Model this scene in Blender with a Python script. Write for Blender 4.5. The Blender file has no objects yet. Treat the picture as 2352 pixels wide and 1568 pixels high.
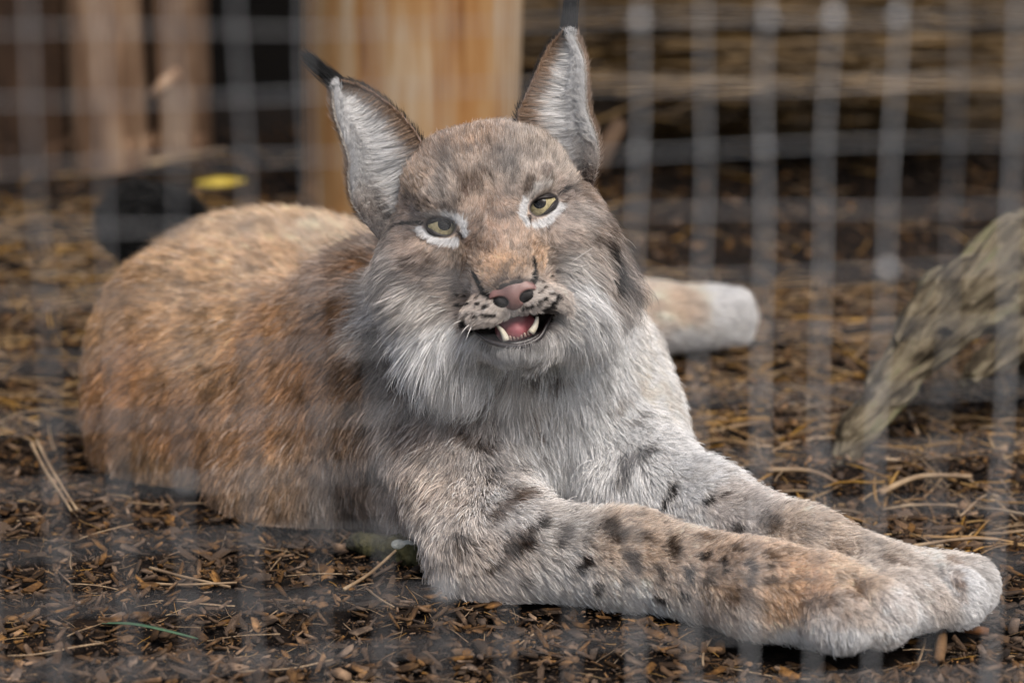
import bpy, bmesh, math, random, os
import numpy as np
from mathutils import Vector, Matrix
from mathutils.bvhtree import BVHTree

random.seed(7)
rng = np.random.default_rng(11)
scene = bpy.context.scene
COL = scene.collection
DEG = math.radians

# ------------------------------------------------------------------ camera
CAM_H, PITCH, FOCAL = 0.68, 14.0, 85.0
cam_d = bpy.data.cameras.new('camera')
cam = bpy.data.objects.new('camera', cam_d)
COL.objects.link(cam)
cam.location = (0, 0, CAM_H)
cam.rotation_euler = (DEG(90 - PITCH), 0, 0)
cam_d.lens = FOCAL
cam_d.sensor_width = 36
cam_d.clip_start = 0.05
cam_d.clip_end = 200
cam_d.dof.use_dof = True
cam_d.dof.focus_distance = 1.955
cam_d.dof.aperture_fstop = 4.0
scene.camera = cam

# ------------------------------------------------------------------ sky and sun
SUN_ELEV, SUN_AZ = 60.0, 148.0        # azimuth: compass-like, 0 = +Y (away from the camera), 90 = +X
world = bpy.data.worlds.new('World')
scene.world = world
world.use_nodes = True
wn = world.node_tree.nodes
wl = world.node_tree.links
wn.clear()
wo = wn.new('ShaderNodeOutputWorld')
wb = wn.new('ShaderNodeBackground')
ws = wn.new('ShaderNodeTexSky')
ws.sky_type = 'NISHITA'
ws.sun_disc = False
ws.sun_elevation = DEG(SUN_ELEV)
ws.sun_rotation = DEG(SUN_AZ)
ws.air_density = 1.2
ws.dust_density = 6.0
ws.ozone_density = 0.6
wl.new(ws.outputs[0], wb.inputs[0])
wb.inputs[1].default_value = 0.13
wl.new(wb.outputs[0], wo.inputs[0])
sun_d = bpy.data.lights.new('sun', 'SUN')
sun = bpy.data.objects.new('sun', sun_d)
COL.objects.link(sun)
sun_d.energy = 1.45
sun_d.angle = DEG(25)
sun_d.color = (1.0, 0.97, 0.93)
_sv = Vector((math.sin(DEG(SUN_AZ)) * math.cos(DEG(SUN_ELEV)), math.cos(DEG(SUN_AZ)) * math.cos(DEG(SUN_ELEV)), math.sin(DEG(SUN_ELEV))))
sun.rotation_euler = _sv.to_track_quat('Z', 'Y').to_euler()
sun.location = _sv * 6

scene.view_settings.view_transform = 'Standard'
scene.view_settings.look = 'None'
scene.view_settings.gamma = 1
scene.view_settings.exposure = 0.5
scene.cycles.use_denoising = True
scene.cycles.max_bounces = 6
scene.cycles.diffuse_bounces = 4
scene.cycles.glossy_bounces = 3
scene.cycles.transmission_bounces = 4
scene.cycles.caustics_reflective = False
scene.cycles.caustics_refractive = False
scene.cycles.sample_clamp_indirect = 4

# ------------------------------------------------------------------ pixel <-> place helpers
# photograph read at 2352 x 1568; a pixel gives a direction, the distance comes from the ground or the anatomy
PW, PH = 2352.0, 1568.0
F = FOCAL / 36.0 * PW
CT, ST = math.cos(DEG(PITCH)), math.sin(DEG(PITCH))
C0 = np.array([0, 0, CAM_H])
RGT = np.array([1.0, 0, 0]); FWD = np.array([0, CT, -ST]); UPV = np.array([0, ST, CT])

def ray(u, v):
    return FWD + RGT * ((u - PW / 2) / F) + UPV * ((PH / 2 - v) / F)
def P(u, v, Y):
    r = ray(u, v)
    return C0 + r * (Y / r[1])
def G(u, v, z=0.0):
    r = ray(u, v)
    return C0 + r * ((z - CAM_H) / r[2])
def depth_of(p):
    return float((np.asarray(p) - C0) @ FWD)
def proj(p):
    d = np.asarray(p, dtype=np.float64) - C0
    dep = d @ FWD
    return PW / 2 + F * (d @ RGT) / dep, PH / 2 - F * (d @ UPV) / dep
def lin(c):
    c = np.asarray(c, dtype=np.float64) / 255.0
    return np.where(c <= 0.04045, c / 12.92, ((c + 0.055) / 1.055) ** 2.4)
def rgba(c, k=1.0):
    l = lin(c) * k
    return (float(l[0]), float(l[1]), float(l[2]), 1.0)

def unit(a): return a / (np.linalg.norm(a, axis=-1, keepdims=True) + 1e-12)
def bez(pts, n):
    pts = np.asarray(pts, float); t = np.linspace(0, len(pts) - 1, n)
    out = []
    for x in t:                                  # Catmull-Rom through the points
        i = min(int(x), len(pts) - 2); f = x - i
        p0 = pts[max(i - 1, 0)]; p1 = pts[i]; p2 = pts[i + 1]; p3 = pts[min(i + 2, len(pts) - 1)]
        out.append(.5 * ((2 * p1) + (-p0 + p2) * f + (2 * p0 - 5 * p1 + 4 * p2 - p3) * f * f + (-p0 + 3 * p1 - 3 * p2 + p3) * f ** 3))
    return np.array(out)

# ------------------------------------------------------------------ object helpers
def tag(o, label=None, cat=None, group=None, kind=None):
    if label: o['label'] = label
    if cat: o['category'] = cat
    if group: o['group'] = group
    if kind: o['kind'] = kind
    return o
def empty(name, loc=(0, 0, 0)):
    o = bpy.data.objects.new(name, None)
    COL.objects.link(o)
    o.location = loc
    o.empty_display_size = 0.05
    return o
def link_mesh(name, verts, faces, mat, parent=None, smooth=True):
    me = bpy.data.meshes.new(name)
    if isinstance(faces, np.ndarray):
        nv, nf, k = len(verts), len(faces), faces.shape[1]
        me.vertices.add(nv)
        me.vertices.foreach_set('co', np.asarray(verts, dtype=np.float32).ravel())
        me.loops.add(nf * k)
        me.loops.foreach_set('vertex_index', faces.astype(np.int32).ravel())
        me.polygons.add(nf)
        me.polygons.foreach_set('loop_start', np.arange(0, nf * k, k, dtype=np.int32))
        me.update(calc_edges=True)
        me.validate()
    else:
        me.from_pydata([tuple(map(float, v)) for v in verts], [], [tuple(int(i) for i in f) for f in faces])
        me.update()
    if smooth:
        me.polygons.foreach_set('use_smooth', np.ones(len(me.polygons), dtype=bool))
    if mat is not None:
        me.materials.append(mat)
    o = bpy.data.objects.new(name, me)
    COL.objects.link(o)
    if parent is not None:
        o.parent = parent
        o.matrix_parent_inverse = Matrix.Translation(-Vector(parent.location)) if parent.parent is None else Matrix()
    return o
def tube(pts, rads, seg=8, caps=True):
    """rings of quads along a polyline"""
    pts = np.asarray(pts, dtype=float); n = len(pts)
    rads = np.full(n, rads) if np.isscalar(rads) else np.asarray(rads, dtype=float)
    tan = np.gradient(pts, axis=0)
    tan /= np.linalg.norm(tan, axis=1, keepdims=True) + 1e-12
    ref = np.array([0.0, 0, 1]) if abs(tan[0][2]) < 0.9 else np.array([1.0, 0, 0])
    V, Fs = [], []
    a = np.cross(tan[0], ref); a /= np.linalg.norm(a)
    for i in range(n):
        a = a - tan[i] * (a @ tan[i]); a /= np.linalg.norm(a) + 1e-12
        b = np.cross(tan[i], a)
        for k in range(seg):
            w = 2 * math.pi * k / seg
            V.append(pts[i] + (a * math.cos(w) + b * math.sin(w)) * rads[i])
    for i in range(n - 1):
        for k in range(seg):
            k2 = (k + 1) % seg
            Fs.append((i * seg + k, i * seg + k2, (i + 1) * seg + k2, (i + 1) * seg + k))
    if caps:
        Fs.append(tuple(range(seg - 1, -1, -1)))
        Fs.append(tuple((n - 1) * seg + k for k in range(seg)))
    return V, Fs

# ------------------------------------------------------------------ numpy value noise
_NT = np.random.default_rng(5).random((48, 48, 48)).astype(np.float32)
def vnoise(p, scale):
    q = np.asarray(p, dtype=np.float32) * np.float32(scale) + np.float32(1000.0)
    i = np.floor(q).astype(np.int64); f = q - i
    f = f * f * (3 - 2 * f)
    i0 = i % 48; i1 = (i + 1) % 48
    x0, y0, z0 = i0[..., 0], i0[..., 1], i0[..., 2]
    x1, y1, z1 = i1[..., 0], i1[..., 1], i1[..., 2]
    fx, fy, fz = f[..., 0], f[..., 1], f[..., 2]
    c00 = _NT[x0, y0, z0] * (1 - fx) + _NT[x1, y0, z0] * fx
    c10 = _NT[x0, y1, z0] * (1 - fx) + _NT[x1, y1, z0] * fx
    c01 = _NT[x0, y0, z1] * (1 - fx) + _NT[x1, y0, z1] * fx
    c11 = _NT[x0, y1, z1] * (1 - fx) + _NT[x1, y1, z1] * fx
    c0 = c00 * (1 - fy) + c10 * fy
    c1 = c01 * (1 - fy) + c11 * fy
    return c0 * (1 - fz) + c1 * fz

# ------------------------------------------------------------------ implicit solids, meshed by surface nets
def f_ball(c, rad, ax=None):
    c = np.asarray(c, dtype=float); rad = np.asarray(rad, dtype=float) * np.ones(3)
    A = np.eye(3) if ax is None else np.asarray(ax, dtype=float)
    ext = np.sqrt(((A * rad[:, None]) ** 2).sum(0))
    def f(p):
        q = (p - c) @ A.T
        k0 = np.sqrt(((q / rad) ** 2).sum(-1)); k1 = np.sqrt(((q / rad ** 2) ** 2).sum(-1)) + 1e-9
        return k0 * (k0 - 1) / k1
    return f, c - ext, c + ext
def f_cone(a, b, ra, rb):
    a = np.asarray(a, dtype=float); b = np.asarray(b, dtype=float); ba = b - a; bb = ba @ ba
    def f(p):
        q = p - a
        h = np.clip((q @ ba) / bb, 0, 1)
        d = q - h[..., None] * ba
        return np.sqrt((d * d).sum(-1)) - (ra + (rb - ra) * h)
    m = max(ra, rb)
    return f, np.minimum(a, b) - m, np.maximum(a, b) + m

def mesh_solid(prims, xs, ys, zs, floor=None):
    """prims: (f, lo, hi, k, op)  op +1 blend in, -1 carve out"""
    xs, ys, zs = (np.asarray(a, dtype=np.float64) for a in (xs, ys, zs))
    A = np.ones((len(xs), len(ys), len(zs)), dtype=np.float32)
    for (f, lo, hi), k, op in prims:
        mg = k + 0.02
        s = []
        for ax, l, h in zip((xs, ys, zs), lo, hi):
            i0 = max(0, int(np.searchsorted(ax, l - mg)) - 1); i1 = min(len(ax), int(np.searchsorted(ax, h + mg)) + 1)
            s.append(slice(i0, i1))
        if any(q.stop <= q.start for q in s): continue
        gx, gy, gz = np.meshgrid(xs[s[0]], ys[s[1]], zs[s[2]], indexing='ij')
        d = f(np.stack([gx, gy, gz], -1)).astype(np.float32)
        a = A[tuple(s)]
        if op > 0:
            h = np.maximum(k - np.abs(a - d), 0) / max(k, 1e-6)
            A[tuple(s)] = np.minimum(a, d) - h * h * k * 0.25
        else:
            d = -d
            h = np.maximum(k - np.abs(a - d), 0) / max(k, 1e-6)
            A[tuple(s)] = np.maximum(a, d) + h * h * k * 0.25
    if floor is not None:
        A = np.maximum(A, (floor - zs)[None, None, :].astype(np.float32))
    ins = A < 0
    nx, ny, nz = A.shape
    cnt = np.zeros((nx - 1, ny - 1, nz - 1), dtype=np.int8)
    for dx in (0, 1):
        for dy in (0, 1):
            for dz in (0, 1):
                cnt += ins[dx:nx - 1 + dx, dy:ny - 1 + dy, dz:nz - 1 + dz]
    act = (cnt > 0) & (cnt < 8)
    I, J, K = np.nonzero(act)
    idx = np.full(act.shape, -1, dtype=np.int64)
    idx[I, J, K] = np.arange(len(I))
    V = np.zeros((len(I), 3)); N = np.zeros(len(I))
    X = (xs, ys, zs)
    for ax in range(3):
        o1, o2 = [a for a in range(3) if a != ax]
        for b1 in (0, 1):
            for b2 in (0, 1):
                q0 = [I.copy(), J.copy(), K.copy()]
                q0[o1] = q0[o1] + b1; q0[o2] = q0[o2] + b2
                q1 = [q0[0].copy(), q0[1].copy(), q0[2].copy()]
                q1[ax] = q1[ax] + 1
                d0 = A[q0[0], q0[1], q0[2]]; d1 = A[q1[0], q1[1], q1[2]]
                m = (d0 < 0) != (d1 < 0)
                t = np.where(m, d0 / np.where(m, d0 - d1, 1), 0)
                p = np.stack([X[a][q0[a]] for a in range(3)], -1)
                p[:, ax] += t * (X[ax][q1[ax]] - X[ax][q0[ax]])
                V += p * m[:, None]; N += m
    V /= N[:, None]
    Q = []
    for ax in range(3):
        o1, o2 = (ax + 1) % 3, (ax + 2) % 3
        sl0 = [slice(1, n - 1) for n in A.shape]; sl1 = list(sl0)
        sl0[ax] = slice(0, A.shape[ax] - 1); sl1[ax] = slice(1, A.shape[ax])
        a = ins[tuple(sl0)]; b = ins[tuple(sl1)]
        ch = a != b
        E = list(np.nonzero(ch)); flip = a[ch]
        for q in (o1, o2): E[q] = E[q] + 1
        def cell(s1, s2):
            c = [e.copy() for e in E]; c[o1] = c[o1] - s1; c[o2] = c[o2] - s2
            return idx[c[0], c[1], c[2]]
        q = np.stack([cell(1, 1), cell(0, 1), cell(0, 0), cell(1, 0)], -1)
        q[~flip] = q[~flip][:, ::-1]
        Q.append(q)
    Q = np.concatenate(Q)
    Q = Q[(Q >= 0).all(1)]
    return V, Q
def relax(V, Q, it=1, amt=0.5):
    for _ in range(it):
        S = np.zeros_like(V); C = np.zeros(len(V))
        for a, b in ((0, 1), (1, 2), (2, 3), (3, 0)):
            np.add.at(S, Q[:, a], V[Q[:, b]]); np.add.at(C, Q[:, a], 1)
            np.add.at(S, Q[:, b], V[Q[:, a]]); np.add.at(C, Q[:, b], 1)
        V = V * (1 - amt) + S / np.maximum(C, 1)[:, None] * amt
    return V
def vert_normals(V, Q):
    n = np.cross(V[Q[:, 2]] - V[Q[:, 0]], V[Q[:, 3]] - V[Q[:, 1]])
    S = np.zeros_like(V)
    for a in range(4): np.add.at(S, Q[:, a], n)
    return S / (np.linalg.norm(S, axis=1, keepdims=True) + 1e-12)
def axis_coords(lo, hi, flo, fhi, coarse, fine):
    a = np.arange(lo, flo, coarse); b = np.arange(flo, fhi, fine); c = np.arange(fhi, hi + coarse, coarse)
    return np.concatenate([a[a < flo - fine * 0.5], b, c])

# ------------------------------------------------------------------ materials
def mat_new(name):
    m = bpy.data.materials.new(name); m.use_nodes = True
    nt = m.node_tree
    b = next(n for n in nt.nodes if n.type == 'BSDF_PRINCIPLED')
    return m, nt.nodes, nt.links, b
def plain(name, col, rough=0.6, spec=0.4):
    m, n, l, b = mat_new(name)
    b.inputs['Base Color'].default_value = rgba(col)
    b.inputs['Roughness'].default_value = rough
    b.inputs['Specular IOR Level'].default_value = spec
    return m
def noisy(name, cols, scale=20, stretch=(1, 1, 1), rough=0.85, bump=0.3, bscale=None, island=0.0, detail=6, spec=0.25, bdist=0.01, lo=.28, hi=.72):
    """colour ramp over object-space noise, bump from a second noise, optional tone change per island"""
    m, n, l, b = mat_new(name)
    tc = n.new('ShaderNodeTexCoord'); mp = n.new('ShaderNodeMapping')
    mp.inputs['Scale'].default_value = stretch
    l.new(tc.outputs['Object'], mp.inputs['Vector'])
    nz = n.new('ShaderNodeTexNoise'); nz.inputs['Scale'].default_value = scale; nz.inputs['Detail'].default_value = detail
    nz.inputs['Roughness'].default_value = 0.65
    l.new(mp.outputs[0], nz.inputs['Vector'])
    cr = n.new('ShaderNodeValToRGB')
    e = cr.color_ramp.elements
    while len(e) < len(cols): e.new(0.5)
    for i, c in enumerate(cols):
        e[i].position = lo + (hi - lo) * i / max(1, len(cols) - 1)
        e[i].color = rgba(c)
    l.new(nz.outputs['Fac'], cr.inputs['Fac'])
    out = cr.outputs['Color']
    if island:
        ge = n.new('ShaderNodeNewGeometry')
        hs = n.new('ShaderNodeHueSaturation')
        mr = n.new('ShaderNodeMapRange')
        mr.inputs['To Min'].default_value = 1 - island; mr.inputs['To Max'].default_value = 1 + island
        l.new(ge.outputs['Random Per Island'], mr.inputs['Value'])
        l.new(mr.outputs[0], hs.inputs['Value'])
        wn_ = n.new('ShaderNodeTexWhiteNoise'); wn_.noise_dimensions = '1D'
        l.new(ge.outputs['Random Per Island'], wn_.inputs['W'])
        mr2 = n.new('ShaderNodeMapRange'); mr2.inputs['To Min'].default_value = 0.65; mr2.inputs['To Max'].default_value = 1.2
        l.new(wn_.outputs['Value'], mr2.inputs['Value']); l.new(mr2.outputs[0], hs.inputs['Saturation'])
        l.new(out, hs.inputs['Color']); out = hs.outputs['Color']
    l.new(out, b.inputs['Base Color'])
    b.inputs['Roughness'].default_value = rough
    b.inputs['Specular IOR Level'].default_value = spec
    if bump:
        n2 = n.new('ShaderNodeTexNoise'); n2.inputs['Scale'].default_value = bscale or scale * 3; n2.inputs['Detail'].default_value = 8
        l.new(mp.outputs[0], n2.inputs['Vector'])
        bp = n.new('ShaderNodeBump'); bp.inputs['Strength'].default_value = bump; bp.inputs['Distance'].default_value = bdist
        l.new(n2.outputs['Fac'], bp.inputs['Height']); l.new(bp.outputs[0], b.inputs['Normal'])
    return m
# ------------------------------------------------------------------ the ground
M_SOIL = noisy('mulch_soil', [(8, 6, 4), (19, 13, 9), (40, 29, 20)], 38, rough=.95, bump=.9, bscale=120, spec=.15, bdist=.01)
gx = np.concatenate([np.linspace(-30, -1.2, 12)[:-1], np.linspace(-1.2, 1.2, 161), np.linspace(1.2, 30, 12)[1:]])
gy = np.concatenate([np.linspace(-12, 1.4, 10)[:-1], np.linspace(1.4, 4.4, 201), np.linspace(4.4, 40, 12)[1:]])
Xg, Yg = np.meshgrid(gx, gy, indexing='ij')
def ground_z(x, y):
    p = np.stack([x, y, np.zeros_like(x)], -1)
    return (vnoise(p, 9) - .5) * .014 + (vnoise(p, 28) - .5) * .009 + (vnoise(p, 70) - .5) * .005 - .006
Zg = ground_z(Xg, Yg)
ni, nj = Xg.shape
ii, jj = np.meshgrid(np.arange(ni - 1), np.arange(nj - 1), indexing='ij')
a0 = (ii * nj + jj).ravel()
ground = link_mesh('ground', np.stack([Xg, Yg, Zg], -1).reshape(-1, 3), np.stack([a0, a0 + nj, a0 + nj + 1, a0 + 1], -1), M_SOIL)
tag(ground, 'dark brown soil of the enclosure under bark mulch', kind='structure')

# ------------------------------------------------------------------ bark chips
M_CHIP = noisy('bark_chip', [(30, 21, 14), (68, 50, 33), (128, 98, 66)], 60, stretch=(1, 1, 1), rough=.85, bump=.5, bscale=300, island=.7, spec=.2, bdist=.002)
def chip_mesh(seed):
    r = random.Random(seed)
    n = r.choice((5, 6, 7)); L = 1.0; W = r.uniform(.14, .55); Tk = r.uniform(.05, .12)
    ang = sorted(r.uniform(0, 6.283) for _ in range(n))
    ang = [(i + r.uniform(-.32, .32)) * 6.283 / n for i in range(n)]
    top = []; bot = []
    for a in ang:
        k = r.uniform(.8, 1.15)
        x = math.copysign(abs(math.cos(a)) ** .6, math.cos(a)) * .5 * k; y = math.copysign(abs(math.sin(a)) ** .6, math.sin(a)) * .5 * W * k
        cv = r.uniform(-.03, .03) + .12 * x * x
        top.append((x * .94, y * .9, Tk * .5 + cv)); bot.append((x, y, -Tk * .5 + cv))
    V = top + bot
    Fs = [tuple(range(n)), tuple(range(2 * n - 1, n - 1, -1))] + [(i, n + i, n + (i + 1) % n, (i + 1) % n) for i in range(n)]
    return V, Fs
CHIPS = [chip_mesh(s) for s in range(14)]
def rot_rand(n, tilt, r):
    z = r.uniform(0, 2 * np.pi, n); ax = r.normal(0, tilt, n); ay = r.normal(0, tilt, n)
    cz, sz, cx, sx, cy, sy = np.cos(z), np.sin(z), np.cos(ax), np.sin(ax), np.cos(ay), np.sin(ay)
    Rz = np.zeros((n, 3, 3)); Rz[:, 0, 0] = cz; Rz[:, 0, 1] = -sz; Rz[:, 1, 0] = sz; Rz[:, 1, 1] = cz; Rz[:, 2, 2] = 1
    Rx = np.zeros((n, 3, 3)); Rx[:, 0, 0] = 1; Rx[:, 1, 1] = cx; Rx[:, 1, 2] = -sx; Rx[:, 2, 1] = sx; Rx[:, 2, 2] = cx
    Ry = np.zeros((n, 3, 3)); Ry[:, 1, 1] = 1; Ry[:, 0, 0] = cy; Ry[:, 0, 2] = sy; Ry[:, 2, 0] = -sy; Ry[:, 2, 2] = cy
    return Rz @ Rx @ Ry
def scatter(n, r, ymin=1.5, ymax=4.2, powr=1.0):
    """points over the part of the ground that the lens can see, plus a margin"""
    y = ymin + (ymax - ymin) * r.random(n) ** powr
    x = r.uniform(-1, 1, n) * (.30 * y + .12)
    return x, y
def under_lynx(x, y):
    return ((x + .17) / .24) ** 2 + ((y - 2.3) / .26) ** 2 < .8
LYNX_SPOTS = [(1215, 1010, 2.075, .10), (1000, 1000, 2.07, .09), (1450, 1282, 1.845, .03), (1250, 1275, 1.87, .03), (1740, 1350, 1.775, .03), (1600, 1315, 1.81, .03), (1900, 1380, 1.757, .035), (2010, 1390, 1.755, .03),
              (1620, 1175, 1.945, .03), (1750, 1225, 1.90, .03), (1850, 1268, 1.855, .03), (1960, 1300, 1.83, .03), (2060, 1335, 1.81, .03), (2170, 1350, 1.805, .03), (1475, 1130, 1.985, .04)]
LSP = np.array([[*P(u, v, y)[:2], r] for u, v, y, r in LYNX_SPOTS])
def free(x, y):
    d = ((x[:, None] - LSP[None, :, 0]) ** 2 + (y[:, None] - LSP[None, :, 1]) ** 2) > LSP[None, :, 2] ** 2
    return d.all(1) & ~under_lynx(x, y)

r = np.random.default_rng(3)
# the 300 chips that show largest, each on its own
chip_me = []
for i, (V, Fs) in enumerate(CHIPS):
    me = bpy.data.meshes.new('bark_chip'); me.from_pydata(V, [], Fs); me.update(); me.materials.append(M_CHIP); chip_me.append(me)
x, y = scatter(900, r, 1.56, 2.75, 1.6); k = free(x, y); x, y = x[k][:300], y[k][:300]
z = ground_z(x, y)
for i in range(len(x)):
    o = bpy.data.objects.new('bark_chip', chip_me[i % len(chip_me)])
    COL.objects.link(o)
    L = float(r.uniform(.016, .034))
    o.scale = (L, L, L)
    o.location = (float(x[i]), float(y[i]), float(z[i]) + L * .12)
    o.rotation_euler = (float(r.normal(0, .3)), float(r.normal(0, .25)), float(r.uniform(0, 6.28)))
    tag(o, 'brown bark chip lying in the mulch of the enclosure floor', 'bark chip', 'loose bark chips on the ground')
# everything finer: one mass of mulch
def bulk_chips(n, lo, hi, ymin, ymax, powr, r, zoff=.16):
    x, y = scatter(n, r, ymin, ymax, powr); k = free(x, y); x, y = x[k], y[k]; n = len(x)
    z = ground_z(x, y)
    L = lo * (hi / lo) ** (r.random(n) ** 2.2)
    R3 = rot_rand(n, .38, r)
    which = r.integers(0, len(CHIPS), n)
    VV, FF, off = [], {4: [], 3: []}, 0
    for c in range(len(CHIPS)):
        m = which == c
        if not m.any(): continue
        V, Fs = CHIPS[c]; V = np.array(V); nv = len(V)
        W = np.einsum('nij,vj->nvi', R3[m], V) * L[m][:, None, None] + np.stack([x[m], y[m], z[m] + L[m] * zoff + .0035], -1)[:, None]
        VV.append(W.reshape(-1, 3)); cnt = int(m.sum())
        tris = []
        for f in Fs:
            for q in range(1, len(f) - 1): tris.append((f[0], f[q], f[q + 1]))
        t = np.array(tris)[None] + (np.arange(cnt) * nv)[:, None, None] + off
        FF[3].append(t.reshape(-1, 3)); off += cnt * nv
    return np.concatenate(VV), np.concatenate(FF[3])
V1, F1 = bulk_chips(60000, .003, .022, 1.5, 3.0, 1.3, r)
V2, F2 = bulk_chips(12000, .006, .026, 2.4, 4.3, 1.0, r)
V3, F3 = bulk_chips(24000, .0016, .0042, 1.5, 2.3, 1.1, r, .2)
mulch = link_mesh('bark_mulch', np.concatenate([V1, V2, V3]), np.concatenate([F1, F2 + len(V1), F3 + len(V1) + len(V2)]), M_CHIP, smooth=False)
tag(mulch, 'fine bark mulch covering the enclosure floor', 'mulch', kind='stuff')

# ------------------------------------------------------------------ straw
M_STRAW = noisy('dry_straw', [(84, 60, 33), (124, 96, 58), (160, 132, 86)], 30, rough=.6, bump=.25, bscale=400, island=.35, spec=.3, bdist=.001)
def stalk(p, L, ang, w, bend, lift, n=6, seg=4):
    t = np.linspace(-.5, .5, n)
    d = np.array([math.cos(ang), math.sin(ang)]); e = np.array([-d[1], d[0]])
    xy = p[:2] + np.outer(t * L, d) + np.outer((t * t - .08) * bend * L, e)
    z = np.interp(t, [-.5, .5], ground_z(xy[[0, -1], 0], xy[[0, -1], 1])) + w + .004 + lift * (t + .5) * L + .03 * L * np.sin(t * 5)
    return np.concatenate([xy, z[:, None]], 1)
straw_me = []
for i in range(10):
    q = random.Random(40 + i)
    b = q.uniform(-.22, .22); t = np.linspace(-.5, .5, 8)
    pts = np.stack([t, (t * t - .08) * b, .02 * np.sin(t * 6 + i)], -1)
    V, Fs = tube(pts, np.linspace(.014, .009, 8) * q.uniform(.8, 1.5), 5)
    V = [v * np.array([1, 1, .65]) for v in V]
    me = bpy.data.meshes.new('straw_stalk'); me.from_pydata([tuple(v) for v in V], [], Fs); me.update(); me.materials.append(M_STRAW)
    me.polygons.foreach_set('use_smooth', np.ones(len(me.polygons), dtype=bool)); straw_me.append(me)
x, y = scatter(800, r, 1.56, 3.2, .95); k = free(x, y); x, y = x[k][:300], y[k][:300]
z = ground_z(x, y)
for i in range(len(x)):
    o = bpy.data.objects.new('straw_stalk', straw_me[i % len(straw_me)])
    COL.objects.link(o)
    L = float(r.uniform(.03, .085)) * (1.0 if y[i] < 2.3 else 1.5)
    o.scale = (L, L, min(L, .08))
    o.location = (float(x[i]), float(y[i]), float(z[i]) + .006)
    o.rotation_euler = (0, float(r.normal(0, .09)), float(r.uniform(0, 6.28)))
    tag(o, 'dry golden straw stalk lying on the bark mulch', 'straw', 'loose straw stalks on the ground')
VV, FF = [], []; off = 0
def bulk_stalk(n, xr, yr, Lr, wr, r, zfun=None, angf=None):
    global off
    for i in range(n):
        y0 = yr[0] + (yr[1] - yr[0]) * r.random()
        x0 = r.uniform(-1, 1) * (.30 * y0 + .1) if xr is None else r.uniform(*xr)
        if xr is None and not free(np.array([x0]), np.array([y0]))[0]: continue
        q = stalk(np.array([x0, y0]), r.uniform(*Lr), r.uniform(0, 6.28) if angf is None else angf(r), r.uniform(*wr), r.normal(0, .18), r.normal(0, .05))
        V, Fs = tube(q, np.linspace(1, .6, len(q)) * r.uniform(*wr), 4)
        VV.append(np.array(V)); FF.extend([tuple(a + off for a in f) for f in Fs]); off += len(V)
bulk_stalk(2600, None, (1.5, 2.4), (.006, .03), (.0002, .0006), r)
bulk_stalk(600, None, (2.3, 3.1), (.03, .14), (.0008, .0026), r)
bulk_stalk(220, None, (3.1, 4.2), (.03, .14), (.0008, .0026), r)
bulk_stalk(500, (-1.0, -.42), (2.3, 3.6), (.03, .13), (.0008, .0024), r)
bulk_stalk(900, (.12, .95), (1.95, 3.0), (.03, .13), (.0008, .0024), r)
litter = link_mesh('straw_litter', np.concatenate(VV), FF, M_STRAW)
tag(litter, 'fine straw and dry needles strewn over the mulch', 'straw litter', kind='stuff')
# ------------------------------------------------------------------ backdrop: palisade logs, post, dark boards, brush
def log_mesh(p0, p1, r0, r1, seg=20, rings=26, rough=.06, seed=0, flat=None):
    p0, p1 = np.asarray(p0, float), np.asarray(p1, float)
    ax = unit(p1 - p0); a = unit(np.cross(ax, [0, 1, .05])); b = np.cross(ax, a)
    V, Fs = [], []
    for i in range(rings + 1):
        t = i / rings; c = p0 + (p1 - p0) * t; rr = r0 + (r1 - r0) * t
        for k in range(seg):
            w = 2 * math.pi * k / seg
            d = a * math.cos(w) + b * math.sin(w)
            q = np.array([math.cos(w) * 3 + seed * 9, math.sin(w) * 3, t * 2.5 + seed])
            nn = float(vnoise(q[None], 1.0)[0] - .5) * 2 * rough + float(vnoise(q[None], 3.1)[0] - .5) * rough
            V.append(c + d * rr * (1 + nn))
    for i in range(rings):
        for k in range(seg):
            k2 = (k + 1) % seg
            Fs.append((i * seg + k, i * seg + k2, (i + 1) * seg + k2, (i + 1) * seg + k))
    Fs.append(tuple(range(seg - 1, -1, -1))); Fs.append(tuple(rings * seg + k for k in range(seg)))
    return V, Fs
M_POST = noisy('pine_post', [(104, 66, 34), (148, 106, 62), (158, 124, 84), (172, 152, 126)], 5, stretch=(4, 4, .3), lo=.36, hi=.64, rough=.7, bump=.25, bscale=22, spec=.25)
M_LOG = noisy('debarked_log', [(92, 70, 53), (128, 102, 81), (156, 133, 111)], 6, lo=.36, hi=.64, stretch=(4, 4, .8), rough=.8, bump=.4, bscale=24, spec=.2)
M_LOGD = noisy('dark_log', [(30, 22, 16), (54, 39, 28), (74, 56, 42)], 6, stretch=(5, 5, .8), rough=.85, bump=.4, bscale=24, spec=.2)
def standing_log(name, ul, ur, vb, mat, label, seed, lean=0.0, group=None, h=1.9):
    g = G((ul + ur) / 2, vb)
    rr = (ur - ul) * .5 * depth_of(g) / F
    c = g + np.array([0, rr, 0])
    o = empty(name, (float(c[0]), float(c[1]), 0))
    V, Fs = log_mesh(c + [0, 0, -.15], c + [lean * h, 0, h], rr * 1.02, rr * .96, seed=seed)
    link_mesh('trunk', V, Fs, mat, o)
    tag(o, label, 'log', group)
    # a ragged bark rim of splintered wood round the foot
    V, Fs = log_mesh(c + [0, 0, -.1], c + [0, 0, .05], rr * 1.06, rr * 1.01, seed=seed + 5, rings=5, rough=.10)
    link_mesh('bark_foot', V, Fs, mat, o)
    return o
standing_log('palisade_log', 150, 335, 395, M_LOG, 'pale debarked palisade log standing between two darker logs', 1, -.012)
standing_log('palisade_log', -75, 138, 405, M_LOGD, 'dark brown palisade log at the outer end of the row', 2)
standing_log('palisade_log', 350, 478, 380, M_LOG, 'slender palisade log with a small stub of a branch', 3)
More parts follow.
